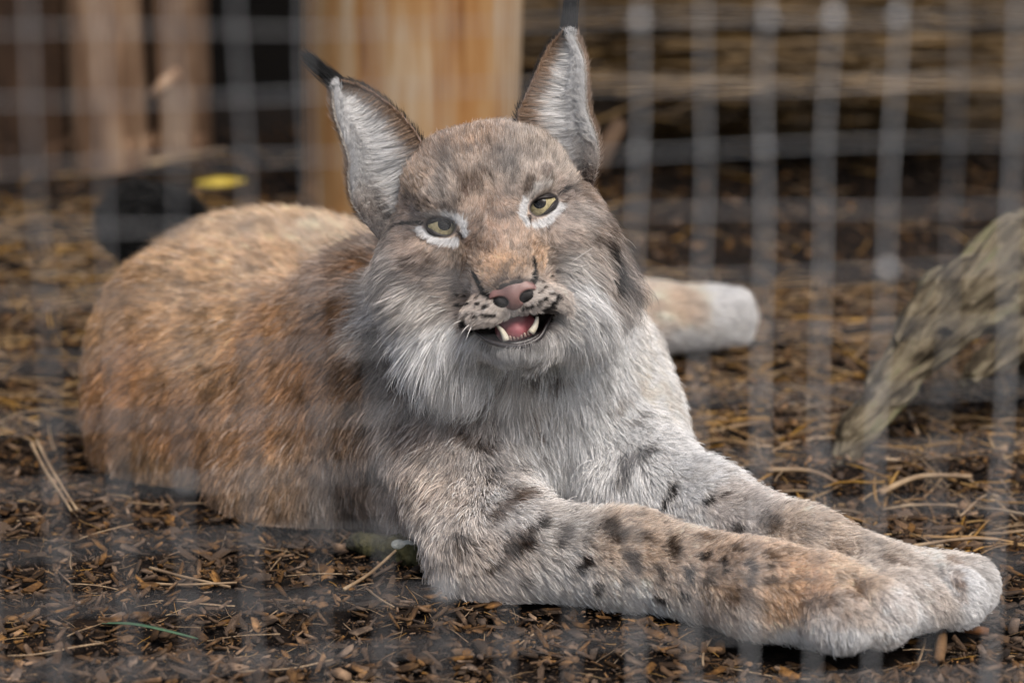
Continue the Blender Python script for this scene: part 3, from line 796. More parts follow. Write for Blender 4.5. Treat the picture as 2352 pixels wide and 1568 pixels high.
GUIDES = [  # u, v, flow du, dv, length mm, lift, colour (sRGB)
 (1160, 600, -.2, -1, 3.6, .28, (176, 142, 108)), (1130, 545, -.2, -1, 6, .30, (150, 125, 106)), (1128, 490, -.2, -1, 8, .3, (148, 122, 102)),
 (1100, 400, -.15, -1, 11, .35, (150, 132, 117)), (1090, 320, -.1, -1, 13, .4, (142, 118, 98)), (1010, 440, -.6, -.8, 11, .35, (156, 142, 130)),
 (960, 420, -.7, -.7, 13, .4, (146, 124, 104)), (1000, 340, -.5, -1, 13, .4, (138, 114, 95)), (1230, 330, .2, -1, 13, .4, (152, 139, 127)),
 (1190, 400, .1, -1, 10, .35, (158, 145, 134)), (1300, 400, .6, -.8, 13, .4, (158, 145, 133)), (1350, 450, .9, -.1, 14, .4, (140, 120, 104)),
 (900, 500, -1, -.1, 15, .4, (140, 124, 112)), (1190, 560, .2, -1, 5, .3, (160, 138, 120)), (1110, 620, -.7, -.5, 3.8, .28, (172, 142, 114)),
 (1240, 590, .7, -.5, 3.8, .28, (176, 142, 108)),
 (1065, 492, .2, -.9, 4, .2, (160, 140, 124)), (1085, 530, .9, -.3, 4, .2, (154, 128, 108)), (985, 558, -.5, .8, 5, .2, (160, 140, 124)), (1040, 575, 0, 1, 5, .2, (166, 140, 114)), (950, 510, -1, -.1, 7, .25, (130, 112, 100)),
 (1000, 488, -.5, -.8, 6, .25, (152, 132, 116)), (1195, 480, -.9, .1, 4, .2, (158, 136, 118)), (1205, 440, -.4, -.9, 5, .25, (166, 150, 138)), (1250, 515, .2, 1, 5, .2, (164, 146, 132)), (1288, 480, .9, .3, 5, .2, (160, 144, 132)), (1255, 432, .3, -1, 6, .25, (164, 150, 138)), (1300, 440, 1, -.3, 7, .25, (140, 122, 110)),
 (1010, 590, -.7, .5, 9, .3, (160, 140, 124)), (950, 600, -1, .35, 15, .35, (150, 132, 120)), (900, 640, -.9, .6, 24, .4, (142, 134, 128)),
 (1020, 640, -1, .35, 14, .3, (166, 150, 138)), (960, 700, -.8, .6, 30, .5, (170, 164, 158)), (880, 720, -.7, .9, 40, .6, (164, 158, 152)),
 (880, 780, -.55, 1, 46, .6, (178, 172, 166)), (1000, 790, -.3, 1, 48, .55, (204, 202, 200)), (1060, 840, -.12, 1, 50, .5, (206, 206, 205)),
 (855, 600, -.9, .7, 30, .6, (128, 112, 100)), (860, 680, -.8, .9, 38, .6, (140, 128, 118)),
 (1310, 540, .8, .3, 12, .3, (164, 148, 136)), (1345, 500, .9, .2, 14, .35, (150, 140, 132)), (1390, 540, .8, .5, 20, .36, (140, 122, 108)),
 (1380, 620, .8, .7, 28, .36, (160, 148, 138)), (1320, 620, .7, .7, 22, .35, (182, 176, 170)), (1330, 690, .45, 1, 44, .55, (204, 203, 202)),
 (1400, 640, .7, .9, 36, .6, (120, 106, 96)), (1290, 770, .25, 1, 40, .36, (204, 204, 203)),
 (1080, 680, -1, .2, 6, .3, (166, 146, 130)), (1255, 630, 1, -.05, 6, .3, (168, 149, 134)), (1120, 715, -.8, .5, 5.5, .3, (182, 170, 160)),
 (1232, 680, .8, .2, 5.5, .3, (184, 173, 163)), (1190, 715, 0, 1, 4, .3, (170, 160, 152)),
 (1200, 815, 0, 1, 12, .3, (182, 180, 178)), (1150, 845, -.1, 1, 40, .3, (204, 204, 203)), (1230, 850, .05, 1, 36, .3, (200, 199, 198)),
 (900, 850, -.3, 1, 32, .3, (112, 102, 94)), (960, 860, -.2, 1, 34, .3, (104, 98, 92)),
 (1300, 850, .3, 1, 32, .35, (196, 195, 193)), (1400, 820, .4, 1, 28, .4, (192, 190, 187)), (1450, 950, .3, 1, 26, .4, (198, 197, 195)),
 (1200, 900, .05, 1, 32, .35, (176, 168, 160)), (1090, 950, -.2, 1, 30, .35, (152, 144, 138)), (1000, 1000, -.25, 1, 30, .35, (142, 128, 118)),
 (950, 930, -.3, 1, 30, .35, (128, 116, 106)), (1250, 1000, .1, 1, 28, .35, (188, 184, 180)), (1400, 1060, .2, 1, 28, .35, (200, 200, 199)),
 (1330, 1120, .3, 1, 26, .3, (200, 202, 203)), (1480, 1040, .4, 1, 22, .4, (198, 197, 195)),
 (1100, 1100, 0, 1, 28, .4, (172, 164, 158)), (1020, 1120, -.05, 1, 28, .4, (160, 146, 134)), (950, 1150, .1, 1, 26, .4, (146, 128, 114)),
 (1000, 1230, .4, 1, 22, .4, (168, 156, 146)), (1180, 1180, .4, .9, 18.7, .4, (184, 178, 173)), (1280, 1150, .7, .7, 17.2, .4, (194, 192, 189)),
 (1060, 1310, .6, .8, 17.2, .4, (174, 162, 152)), (1150, 1280, .8, .6, 15.6, .4, (172, 160, 150)), (1300, 1220, .9, .3, 13.3, .4, (182, 174, 166)),
 (1300, 1350, .8, .6, 15.6, .4, (188, 182, 176)), (1450, 1220, 1, .2, 10.1, .36, (174, 154, 134)), (1500, 1290, 1, .35, 10.1, .36, (174, 152, 130)),
 (1500, 1385, .8, .6, 13.3, .36, (190, 182, 174)), (1700, 1290, 1, .35, 8.6, .36, (176, 152, 130)), (1700, 1420, .8, .6, 10.9, .36, (184, 168, 154)),
 (1690, 1350, 1, .4, 8.6, .36, (166, 140, 114)), (1850, 1350, 1, .4, 7.8, .36, (176, 142, 108)), (1980, 1340, 1, .5, 7.0, .36, (184, 160, 134)),
 (2080, 1400, .8, .7, 7.0, .36, (194, 186, 180)), (2110, 1440, .7, .8, 6.2, .36, (202, 200, 198)), (1960, 1470, .2, 1, 8.6, .4, (200, 199, 198)),
 (1830, 1465, .2, 1, 9.4, .4, (196, 192, 188)), (1800, 1410, .6, .9, 8.6, .36, (170, 138, 106)), (1980, 1420, .5, .9, 7.8, .36, (176, 160, 146)),
 (1530, 1060, .5, .8, 15.6, .4, (200, 199, 197)), (1600, 1110, .7, .6, 13.3, .4, (192, 188, 184)), (1680, 1160, .8, .5, 10.9, .36, (180, 170, 162)),
 (1850, 1240, .9, .5, 9.4, .36, (180, 162, 144)), (2030, 1290, 1, .5, 8.6, .36, (176, 162, 148)), (2150, 1280, 1, .3, 7.8, .36, (184, 174, 164)),
 (2245, 1370, .8, .6, 7.0, .36, (202, 200, 198)), (2160, 1400, .6, .9, 7.8, .36, (180, 168, 158)),
 (850, 640, -.5, .9, 22, .4, (138, 98, 60)), (800, 760, -.45, 1, 24, .4, (142, 102, 62)), (820, 880, -.35, 1, 26, .35, (138, 106, 76)),
 (800, 1000, -.25, 1, 26, .35, (136, 108, 82)), (850, 1130, -.1, 1, 26, .35, (138, 120, 106)), (600, 1000, -.4, 1, 26, .35, (140, 102, 64)),
 (400, 1000, -.5, .9, 26, .4, (134, 96, 60)), (270, 900, -.6, .8, 24, .36, (142, 100, 58)), (600, 800, -.5, .9, 24, .4, (148, 108, 66)),
 (620, 1120, -.2, 1, 24, .35, (130, 104, 78)), (760, 1190, 0, 1, 24, .35, (126, 112, 100)), (900, 1210, .2, 1, 22, .35, (150, 132, 118)),
 (380, 1080, -.3, 1, 24, .4, (124, 96, 66)), (720, 900, -.35, 1, 26, .35, (140, 102, 66)),
 (400, 650, -.8, .4, 24, .4, (174, 142, 106)), (600, 600, -.9, .2, 24, .4, (182, 152, 120)), (750, 580, -.9, 0, 24, .4, (190, 166, 140)),  # paler over the rump: sky light on its top put into the coat
 (620, 500, -1, 0, 22, .4, (176, 148, 116)), (280, 700, -.7, .8, 24, .36, (150, 114, 74)), (480, 780, -.7, .7, 24, .4, (162, 128, 90)),
 (1450, 720, 1, .05, 14, .36, (186, 166, 148)), (1580, 710, 1, .1, 12, .36, (188, 166, 144)), (1680, 720, .9, .3, 10, .36, (208, 204, 198)),
 (1560, 790, .6, .8, 12, .36, (200, 196, 192)), (1480, 905, 1, .2, 12, .36, (200, 190, 178)),
]
TAILPTS = [(330, 500), (390, 510), (300, 540), (400, 480)]
GP = np.array([hit(g[0], g[1]) for g in GUIDES] + [P(u, v, 2.54) for u, v in TAILPTS])
GFl = np.array([RGT * g[2] - UPV * g[3] for g in GUIDES] + [RGT * -.7 + UPV * .2 for _ in TAILPTS]); GFl = unit(GFl)
GPar = np.array([[g[4], g[5], *lin(g[6])] for g in GUIDES] + [[24, .5, *lin((4, 4, 4))] for _ in TAILPTS])
def guide_eval(p):
    out_f = np.empty_like(p); out_p = np.empty((len(p), 5))
    for i in range(0, len(p), 40000):
        q = p[i:i + 40000]
        d2 = ((q[:, None, :] - GP[None]) ** 2).sum(-1)
        w = 1.0 / (d2 + 3.5e-5) ** 2
        w /= w.sum(1, keepdims=True)
        out_f[i:i + 40000] = w @ GFl; out_p[i:i + 40000] = w @ GPar
    return out_f, out_p

# markings: each anchored on the coat where it shows; (points, half-width px, colour, strength)
MARKS = []
BLK, DBR, BRN, WHT, RUF = (26, 23, 22), (62, 46, 36), (92, 68, 48), (240, 238, 235), (120, 78, 44)
def mk(pts, w, col, st=1.0, f=None):
    MARKS.append(([f(*p) if f else p for p in pts], w, col, st))
for a in ((265, 895), (345, 900), (460, 915)): mk([a, (a[0] + 12, a[1] + 4)], 3.6, DBR, .8, c4)
for a in ((290, 995), (370, 990), (465, 985), (530, 1010)): mk([(a[0] - 14, a[1] + 3), (a[0] + 14, a[1])], 3.8, BLK, .95, c4)
for a in ((280, 1072), (350, 1083), (440, 1090), (520, 1090), (590, 1088)): mk([(a[0] - 22, a[1] - 4), (a[0] + 22, a[1] + 2)], 3.4, BLK, .95, c4)
for a in ((1215, 675), (1140, 715), (1060, 775), (1180, 790), (1095, 830), (1050, 865)): mk([(a[0] - 8, a[1] + 6), (a[0] + 8, a[1] - 4)], 3.8, DBR, .95, c4)
for a in ((1160, 890), (1090, 940), (1035, 975), (960, 1010), (900, 1020)): mk([(a[0] - 14, a[1] + 8), (a[0] + 14, a[1] - 8)], 3.6, BLK, .9, c4)
mk([(1215, 920), (1160, 985), (1100, 1040)], 5.5, BLK, .95, c4)
mk([(440, 705), (480, 780), (520, 870), (585, 912)], 6, (14, 12, 12), 1, c4)
mk([(975, 560), (990, 640), (995, 740), (968, 800)], 6, (14, 12, 12), 1, c4)
mk([(620, 800), (700, 755), (850, 735), (940, 770)], 3.2, (90, 70, 64), .6, c4)
mk([(640, 452), (560, 440), (500, 442), (440, 455), (380, 480)], 4.6, BLK, 1, c2)
mk([(380, 480), (345, 540), (345, 610)], 7, (74, 60, 52), .75, c2)
mk([(520, 500), (570, 555), (660, 600)], 3, BRN, .8, c2)
mk([(1435, 290), (1510, 225), (1600, 200), (1660, 235), (1695, 320)], 5, (46, 38, 34), .95, c2)
mk([(1400, 480), (1500, 360), (1540, 270)], 3.2, BRN, .8, c2)
mk([(805, 495), (840, 545)], 3.4, DBR, .9, c2); mk([(1282, 400), (1274, 455)], 3.4, DBR, .9, c2)
mk([(720, 388), (790, 402), (845, 455), (858, 515)], 6.8, WHT, 1, c2); mk([(545, 490), (640, 560), (800, 578)], 6.6, WHT, 1, c2)
mk([(590, 385), (690, 372)], 6, (206, 198, 190), .6, c2)
mk([(1248, 300), (1226, 390), (1258, 448)], 7.2, WHT, 1, c2); mk([(1312, 462), (1405, 436), (1490, 335)], 6.8, WHT, 1, c2)
mk([(1280, 258), (1320, 205), (1400, 175)], 8, (214, 208, 202), .8, c2)
mk([(880, 585), (855, 680), (850, 740)], 8, (136, 102, 70), .6, c2); mk([(1290, 570), (1340, 640)], 8, (146, 104, 66), .6, c2)
mk([(960, 590), (1020, 610)], 9, (120, 88, 66), .5, c2)
mk([(850, 210), (860, 250)], 7, (104, 66, 42), .7, c2); mk([(1285, 150), (1265, 225)], 8, (84, 62, 46), .85, c2); mk([(1405, 80), (1380, 120)], 9, (104, 88, 80), .7, c2)
mk([(540, 285), (600, 305)], 9, (84, 64, 50), .8, c2); mk([(700, 330), (780, 370)], 6, (84, 68, 60), .8, c2); mk([(690, 120), (700, 180)], 11, (104, 92, 88), .55, c2)
mk([(820, 130), (920, 190), (960, 100)], 11, (112, 80, 56), .5, c2); mk([(480, 240), (420, 320)], 12, (120, 90, 64), .55, c2)
mk([(470, 715), (600, 765)], 12, (70, 62, 58), .7, c2); mk([(540, 660), (650, 690)], 9, (92, 70, 56), .6, c2); mk([(430, 800), (520, 850)], 12, (100, 92, 88), .6, c2)
mk([(420, 1150), (370, 1230), (310, 1300)], 17, (40, 36, 34), .85, c2); mk([(560, 1240), (470, 1190)], 10, (70, 64, 60), .6, c2)
mk([(1790, 640), (1800, 780), (1800, 900), (1830, 1060)], 18, (36, 31, 29), .97, c2); mk([(1700, 560), (1780, 600)], 9, (80, 64, 54), .7, c2)
mk([(1260, 1260), (1350, 1250)], 13, (70, 66, 66), .75, c2); mk([(1060, 1290), (1190, 1290)], 12, (112, 110, 110), .6, c2)
mk([(1068, 742), (1082, 762), (1105, 784), (1130, 798)], 8, (14, 11, 11), 1)
mk([(1270, 700), (1268, 738), (1252, 772)], 6.5, (14, 11, 11), 1)
# chest streaks
mk([(600, 255), (760, 215), (920, 235), (1160, 235)], 11, (98, 78, 66), .7, cc)
mk([(900, 590), (960, 640)], 11, (110, 88, 70), .6, cc); mk([(500, 780), (570, 830)], 15, (96, 76, 60), .6, cc); mk([(340, 660), (420, 720)], 16, (112, 88, 70), .55, cc)
mk([(930, 800), (960, 910)], 10, (84, 78, 76), .55, cc); mk([(800, 1000), (860, 960)], 13, (80, 76, 76), .55, cc); mk([(600, 1030), (680, 1010)], 12, (84, 72, 66), .6, cc)
mk([(1700, 620), (1780, 580)], 9, (110, 104, 102), .7, cc); mk([(1540, 500), (1630, 430)], 11, (150, 140, 134), .6, cc); mk([(1870, 790), (1980, 740)], 5, (84, 82, 82), .75, cc)
mk([(1660, 1050), (1700, 900), (1840, 840)], 16, (104, 102, 106), .7, cc); mk([(1200, 880), (1270, 880)], 14, (150, 142, 138), .5, cc)
mk([(1280, 1280), (1350, 1220), (1420, 1185)], 7, (48, 42, 38), .9, cc); mk([(700, 1290), (840, 1190), (920, 1170)], 16, (104, 78, 58), .65, cc)
mk([(420, 1290), (500, 1260)], 12, (88, 68, 54), .6, cc); mk([(930, 1430), (1040, 1360)], 11, (72, 66, 60), .75, cc); mk([(800, 1530), (920, 1480)], 18, (84, 64, 48), .75, cc)
mk([(1190, 1470), (1230, 1400)], 14, (112, 104, 98), .65, cc); mk([(390, 1480), (480, 1460)], 13, (100, 90, 84), .6, cc); mk([(640, 1340), (690, 1320)], 11, (88, 70, 56), .6, cc)
# foreleg spots; toe grooves and arm crease carry painted shade
for (x, y, dx, dy, w, col, st) in ((500, 420, 22, -16, 12, DBR, .7), (410, 485, 20, -14, 12, BRN, .6), (510, 540, 18, -10, 8, DBR, .7), (730, 490, 16, -18, 12, DBR, .75),
    (840, 360, 18, 22, 16, BRN, .65), (910, 470, 14, 14, 14, BRN, .65), (1060, 420, 8, 20, 13, BRN, .7), (1172, 456, 12, 2, 9, DBR, .8), (1250, 485, 4, 20, 8, DBR, .8),
    (1122, 520, 2, 20, 10, (78, 70, 64), .75), (1018, 512, 4, 10, 9, BRN, .7), (790, 562, 8, -10, 9, (58, 50, 44), .85), (890, 545, 10, 2, 8, (78, 72, 68), .7), (1018, 606, 10, 6, 11, (44, 36, 30), .9),
    (1105, 602, 10, 0, 7, DBR, .75), (1345, 490, 4, 14, 10, (96, 82, 74), .7), (1345, 545, 2, 10, 10, (104, 92, 84), .6), (1420, 450, 16, 8, 10, (120, 88, 60), .6), (1410, 492, 8, 6, 8, BRN, .6),
    (1470, 490, 8, 6, 9, (112, 86, 70), .6), (1300, 430, 10, 6, 9, BRN, .6), (960, 385, 14, 4, 12, (112, 88, 68), .55), (1420, 545, 14, -6, 9, BRN, .6), (660, 560, 10, -6, 9, (120, 100, 84), .5),
    (1190, 545, 10, -4, 8, (104, 82, 62), .6), (1180, 390, 20, 6, 12, (130, 96, 62), .6), (620, 600, 22, -4, 7, (90, 84, 80), .55), (300, 300, 20, -6, 10, (110, 84, 64), .55), (280, 440, 8, 6, 12, (112, 94, 82), .5),
    (1048, 236, 10, -32, 9, BLK, .95), (1025, 285, 8, -10, 7, BLK, .9), (1190, 252, 14, -6, 9, (40, 34, 30), .9), (1250, 232, 14, -4, 6, BRN, .6), (1300, 350, 8, 4, 8, DBR, .6),
    (1420, 330, 24, 14, 16, (136, 112, 88), .5), (1680, 430, 26, 8, 16, (136, 104, 70), .55), (1880, 480, 30, 16, 14, (118, 84, 54), .65), (2100, 510, 12, 40, 16, (140, 100, 64), .65), (2130, 590, 6, 20, 14, (136, 98, 62), .6),
    (1740, 580, 20, -18, 20, (112, 76, 44), .75), (1590, 640, 40, -4, 20, (124, 90, 60), .65), (1480, 650, 20, -10, 18, (150, 112, 76), .55), (1300, 600, 26, -8, 16, (138, 98, 60), .5), (1800, 530, 16, 6, 10, (156, 118, 82), .55),
    (1540, 700, 6, -30, 5, (120, 98, 80), .5), (1698, 760, 4, -30, 5, (120, 104, 94), .5), (1690, 690, 10, -20, 14, (140, 106, 76), .5)):  # the two narrow marks darken the toe grooves, shade laid into the fur colour
    mk([(x - dx, y - dy), (x + dx, y + dy)], w * (.8 if x > 1450 else .92), col if x > 1450 else tuple(int(q * .8) for q in col), st * (.62 if x > 1450 else 1.1), c6)
mk([(925, 1060), (955, 1110), (930, 1190), (945, 1240)], 12, (88, 66, 52), .45)  # crease between arm and flank, its shade painted as darker fur
mk([(860, 650), (800, 720)], 24, (116, 82, 50), .5)
MA, MB_, MW, MC, MS = [], [], [], [], []
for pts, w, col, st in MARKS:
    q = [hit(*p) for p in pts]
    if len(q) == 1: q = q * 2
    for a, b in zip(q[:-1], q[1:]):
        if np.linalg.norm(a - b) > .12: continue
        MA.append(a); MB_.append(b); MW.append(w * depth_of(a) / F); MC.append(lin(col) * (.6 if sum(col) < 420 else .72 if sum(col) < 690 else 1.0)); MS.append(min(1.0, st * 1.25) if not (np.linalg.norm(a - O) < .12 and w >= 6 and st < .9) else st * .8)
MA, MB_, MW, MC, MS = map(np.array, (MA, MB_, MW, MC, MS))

def coat(p):
    """coat colour at points, before the hair-to-hair variation"""
    fl, par = guide_eval(p)
    col = par[:, 2:5].copy()
    n1 = vnoise(p, 75)[:, None]; n2 = vnoise(p + 7, 160)[:, None]; n3 = vnoise(p + 3, 30)[:, None]
    bright = col.mean(1, keepdims=True)
    amp = np.clip(1.25 - bright * 1.7, .25, 1)
    col *= 1 + amp * ((n1 - .5) * .8 + (n2 - .5) * .75 + (n3 - .5) * .3)
    n4 = np.clip((vnoise(p + 29, 210) - .58) / .16, 0, 1)[:, None]
    col *= 1 - .42 * amp * n4
    jit = (np.stack([vnoise(p + 11, 260), vnoise(p + 17, 260), vnoise(p + 23, 260)], -1) - .5) * .006
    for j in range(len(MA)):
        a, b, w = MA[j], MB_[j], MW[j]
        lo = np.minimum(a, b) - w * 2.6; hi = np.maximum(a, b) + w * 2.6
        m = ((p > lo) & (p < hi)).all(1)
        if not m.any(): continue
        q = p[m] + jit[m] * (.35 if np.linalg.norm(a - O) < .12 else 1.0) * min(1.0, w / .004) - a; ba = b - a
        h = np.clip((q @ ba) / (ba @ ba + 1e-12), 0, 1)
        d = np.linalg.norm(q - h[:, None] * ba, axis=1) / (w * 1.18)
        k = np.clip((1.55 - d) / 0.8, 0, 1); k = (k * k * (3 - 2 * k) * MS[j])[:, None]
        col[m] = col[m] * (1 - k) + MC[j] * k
    col = (col * .86 + col.mean(1, keepdims=True) * .14) * 1.68
    cool = np.clip((col.mean(1, keepdims=True) - .45) / .4, 0, 1)
    col = col * (1 - cool * np.array([.03, 0, -.03]))
    return fl, par, np.clip(col, .0015, .86)

def in_ball(p, c, rad, A):
    q = (p - c) @ np.asarray(A).T
    return ((q / np.asarray(rad)) ** 2).sum(1)
def rot_axes(s): 
    q = DEG(s)
    return np.stack([math.cos(q) * HX + math.sin(q) * HZ, -math.sin(q) * HX + math.cos(q) * HZ, HC])
def bare(p):
    """1 where no hair grows: eye rims, mouth, nose"""
    b = np.zeros(len(p))
    for (c, r, s) in EYES:
        d = in_ball(p, c + HC * .011, (.0150, .0078, .016), rot_axes(s * 18))
        b = np.maximum(b, np.clip(2.2 - 1.2 * d, 0, 1) * (d < 1.5))
    for (a, bb, c, ra, rb, rc, ro) in ((1, -93.5, 33, 27.5, 11, 34, 2), (-17, -92, 26, 23.5, 8, 22, -10), (19, -89, 26, 19.5, 9, 22, 14)):
        d = in_ball(p, H(a, bb, c), np.array([ra, rb, rc]) / 1000, rot_axes(ro))
        b = np.maximum(b, (d < 1.0) * 1.0)
    d = in_ball(p, H(2, -65, 46), np.array([16, 11, 14]) / 1000, HA)
    b = np.maximum(b, (d < 1.0) * 1.0)
    return b

# ------------------------------------------------------------------ hair builder
def hair_material(name):
    m, n, l, b = mat_new(name)
    at = n.new('ShaderNodeAttribute'); at.attribute_name = 'fur_color'
    l.new(at.outputs['Color'], b.inputs['Base Color'])
    b.inputs['Roughness'].default_value = .55
    b.inputs['Specular IOR Level'].default_value = .22
    return m
M_FUR = hair_material('fur_strands')
def make_hair(name, pts, rad, col, parent):
    """pts (n,k,3), rad (k,) or (n,k), col (n,k,3)"""
    n, k = pts.shape[:2]
    cu = bpy.data.hair_curves.new(name)
    cu.add_curves([k] * n)
    cu.attributes['position'].data.foreach_set('vector', pts.astype(np.float32).ravel())
    r = np.broadcast_to(rad, (n, k)).astype(np.float32)
    a = cu.attributes.get('radius') or cu.attributes.new('radius', 'FLOAT', 'POINT')
    a.data.foreach_set('value', r.ravel())
    a = cu.attributes.new('fur_color', 'FLOAT_COLOR', 'POINT')
    a.data.foreach_set('color', np.concatenate([col, np.ones((n, k, 1))], -1).astype(np.float32).ravel())
    cu.materials.append(M_FUR)
    o = bpy.data.objects.new(name, cu)
    COL.objects.link(o)
    o.parent = parent
    if parent.parent is None: o.matrix_parent_inverse = Matrix.Translation(-Vector(parent.location))
    return o
def strands(root, nor, flow, L, lift, k=5, rnd=.16, clump=.0075, cl=.45):
    n = len(root)
    f = flow - nor * (flow * nor).sum(1, keepdims=True); f = unit(f)
    w = np.stack([vnoise(root + 31, 95), vnoise(root + 37, 95), vnoise(root + 41, 95)], -1) - .5
    f = unit(f + w * (np.clip(L / .022, .35, 1) * .9)[:, None] + rng.normal(0, rnd, (n, 3)))
    f = unit(f - nor * (f * nor).sum(1, keepdims=True))
    t = np.linspace(0, 1, k)[None, :, None]
    lf = (lift * rng.uniform(.6, 1.35, n))[:, None, None]
    d0 = f[:, None] * (1 - .4 * lf) + nor[:, None] * lf * 1.9
    pts = root[:, None] + L[:, None, None] * (d0 * t - nor[:, None] * (t ** 2) * lf * .8)
    if clump:
        j = np.stack([vnoise(root + 51, 120), vnoise(root + 57, 120), vnoise(root + 63, 120)], -1) * clump * 1.5
        c = np.floor((root + j) / clump).astype(np.int64)
        key = (c[:, 0] * 73856093) ^ (c[:, 1] * 19349663) ^ (c[:, 2] * 83492791)
        _, inv = np.unique(key, return_inverse=True)
        cntc = np.bincount(inv)
        mean = np.stack([np.bincount(inv, pts[:, -1, a]) / cntc for a in range(3)], -1)[inv]
        pts = pts + (mean - pts[:, -1])[:, None] * (t ** 1.7) * (cl * rng.uniform(.3, 1.2, n))[:, None, None]
    return pts
def guard(n, share=.2):
    return rng.random(n) < share
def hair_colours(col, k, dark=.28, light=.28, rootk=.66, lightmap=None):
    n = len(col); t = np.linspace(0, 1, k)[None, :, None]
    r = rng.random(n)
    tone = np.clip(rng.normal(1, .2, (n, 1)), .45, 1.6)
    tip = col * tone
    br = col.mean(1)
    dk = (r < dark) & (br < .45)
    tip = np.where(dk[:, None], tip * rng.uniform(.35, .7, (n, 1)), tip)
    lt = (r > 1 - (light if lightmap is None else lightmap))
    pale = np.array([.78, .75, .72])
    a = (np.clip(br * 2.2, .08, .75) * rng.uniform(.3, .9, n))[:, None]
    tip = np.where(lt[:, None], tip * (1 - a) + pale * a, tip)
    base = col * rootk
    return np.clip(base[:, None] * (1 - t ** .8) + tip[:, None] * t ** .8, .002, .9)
# ------------------------------------------------------------------ body mesh with skin tone, then its fur
_, _, vc = coat(BV)
bv = bare(BV)
vc = vc * .75
dark = lin((34, 26, 23))
vc = vc * (1 - bv[:, None]) + dark * bv[:, None]
M_SKIN, _n, _l, _b = mat_new('skin_under_fur')
_a = _n.new('ShaderNodeAttribute'); _a.attribute_name = 'skin_color'
_l.new(_a.outputs['Color'], _b.inputs['Base Color'])
_b.inputs['Roughness'].default_value = .6
body = link_mesh('body', BV, BQ, M_SKIN, lynx)
_at = body.data.attributes.new('skin_color', 'FLOAT_COLOR', 'POINT')
_at.data.foreach_set('color', np.concatenate([vc, np.ones((len(vc), 1))], 1).astype(np.float32).ravel())

N_HAIR = 740000
T = np.concatenate([BQ[:, [0, 1, 2]], BQ[:, [0, 2, 3]]])
e1 = BV[T[:, 1]] - BV[T[:, 0]]; e2 = BV[T[:, 2]] - BV[T[:, 0]]
cr_ = np.cross(e1, e2); area = np.linalg.norm(cr_, axis=1) * .5
cen = (BV[T[:, 0]] + BV[T[:, 1]] + BV[T[:, 2]]) / 3
tn = unit(BN[T[:, 0]] + BN[T[:, 1]] + BN[T[:, 2]])
facing = (tn * unit(C0 - cen)).sum(1)
wt = area * np.where(facing > -.25, 1.0, .45) * np.where(tn[:, 2] < -.85, .05, 1) * (cen[:, 2] > .004)
hd = np.linalg.norm(cen - H(0, -20, -20), axis=1)
wt *= 1 + 1.6 * np.clip((.14 - hd) / .05, 0, 1)                      # denser on the face
wt *= np.where((cen[:, 1] > 2.25), .6, 1)
cum = np.cumsum(wt); cum /= cum[-1]
ti = np.searchsorted(cum, rng.random(N_HAIR))
r1 = np.sqrt(rng.random(N_HAIR)); r2 = rng.random(N_HAIR)
ba_ = np.stack([1 - r1, r1 * (1 - r2), r1 * r2], -1)
root = (BV[T[ti]] * ba_[:, :, None]).sum(1)
nor = unit((BN[T[ti]] * ba_[:, :, None]).sum(1))
keep = bare(root) < .5
root, nor = root[keep], nor[keep]
fl, par = guide_eval(root)
L = par[:, 0] / 1000 * rng.uniform(.62, 1.1, len(root))
mid = root + unit(fl - nor * (fl * nor).sum(1, keepdims=True)) * (L * .55)[:, None] + nor * (L * par[:, 1] * .4)[:, None]
_, _, hc_ = coat(mid)
lift = par[:, 1]
gd = guard(len(root), .16)
L = L * np.where(gd, 1.15, 1); lift = lift * np.where(gd, 1.25, 1)
onhead = np.linalg.norm(root - H(0, -25, -20), axis=1) < .115
ruff = (L > .024) & (np.linalg.norm(root - H(0, -40, -30), axis=1) < .15)
pts = np.empty((len(root), 5, 3))
pts[~ruff] = strands(root[~ruff], nor[~ruff], fl[~ruff], L[~ruff], lift[~ruff], rnd=.2, clump=.0062, cl=.6)
pts[ruff] = strands(root[ruff], nor[ruff], fl[ruff], L[ruff] * rng.uniform(.8, 1.2, int(ruff.sum())), lift[ruff] * 1.1, rnd=.16, clump=.010, cl=.85)
pts[:, :, 2] = np.maximum(pts[:, :, 2], .0015)
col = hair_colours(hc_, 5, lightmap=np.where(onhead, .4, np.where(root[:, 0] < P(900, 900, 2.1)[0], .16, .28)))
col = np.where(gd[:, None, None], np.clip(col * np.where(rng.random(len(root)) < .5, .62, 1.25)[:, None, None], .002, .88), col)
w_ = np.where(np.linalg.norm(root - H(0, -30, 0), axis=1) < .12,   .000105, .000165) * np.clip(L / .016, .75, 1.4) * np.where(gd, 1.4, 1)
rad = w_[:, None] * np.array([1, 1, .85, .6, .2])[None]
make_hair('fur', pts, rad, col, body)
print('hairs', len(root))

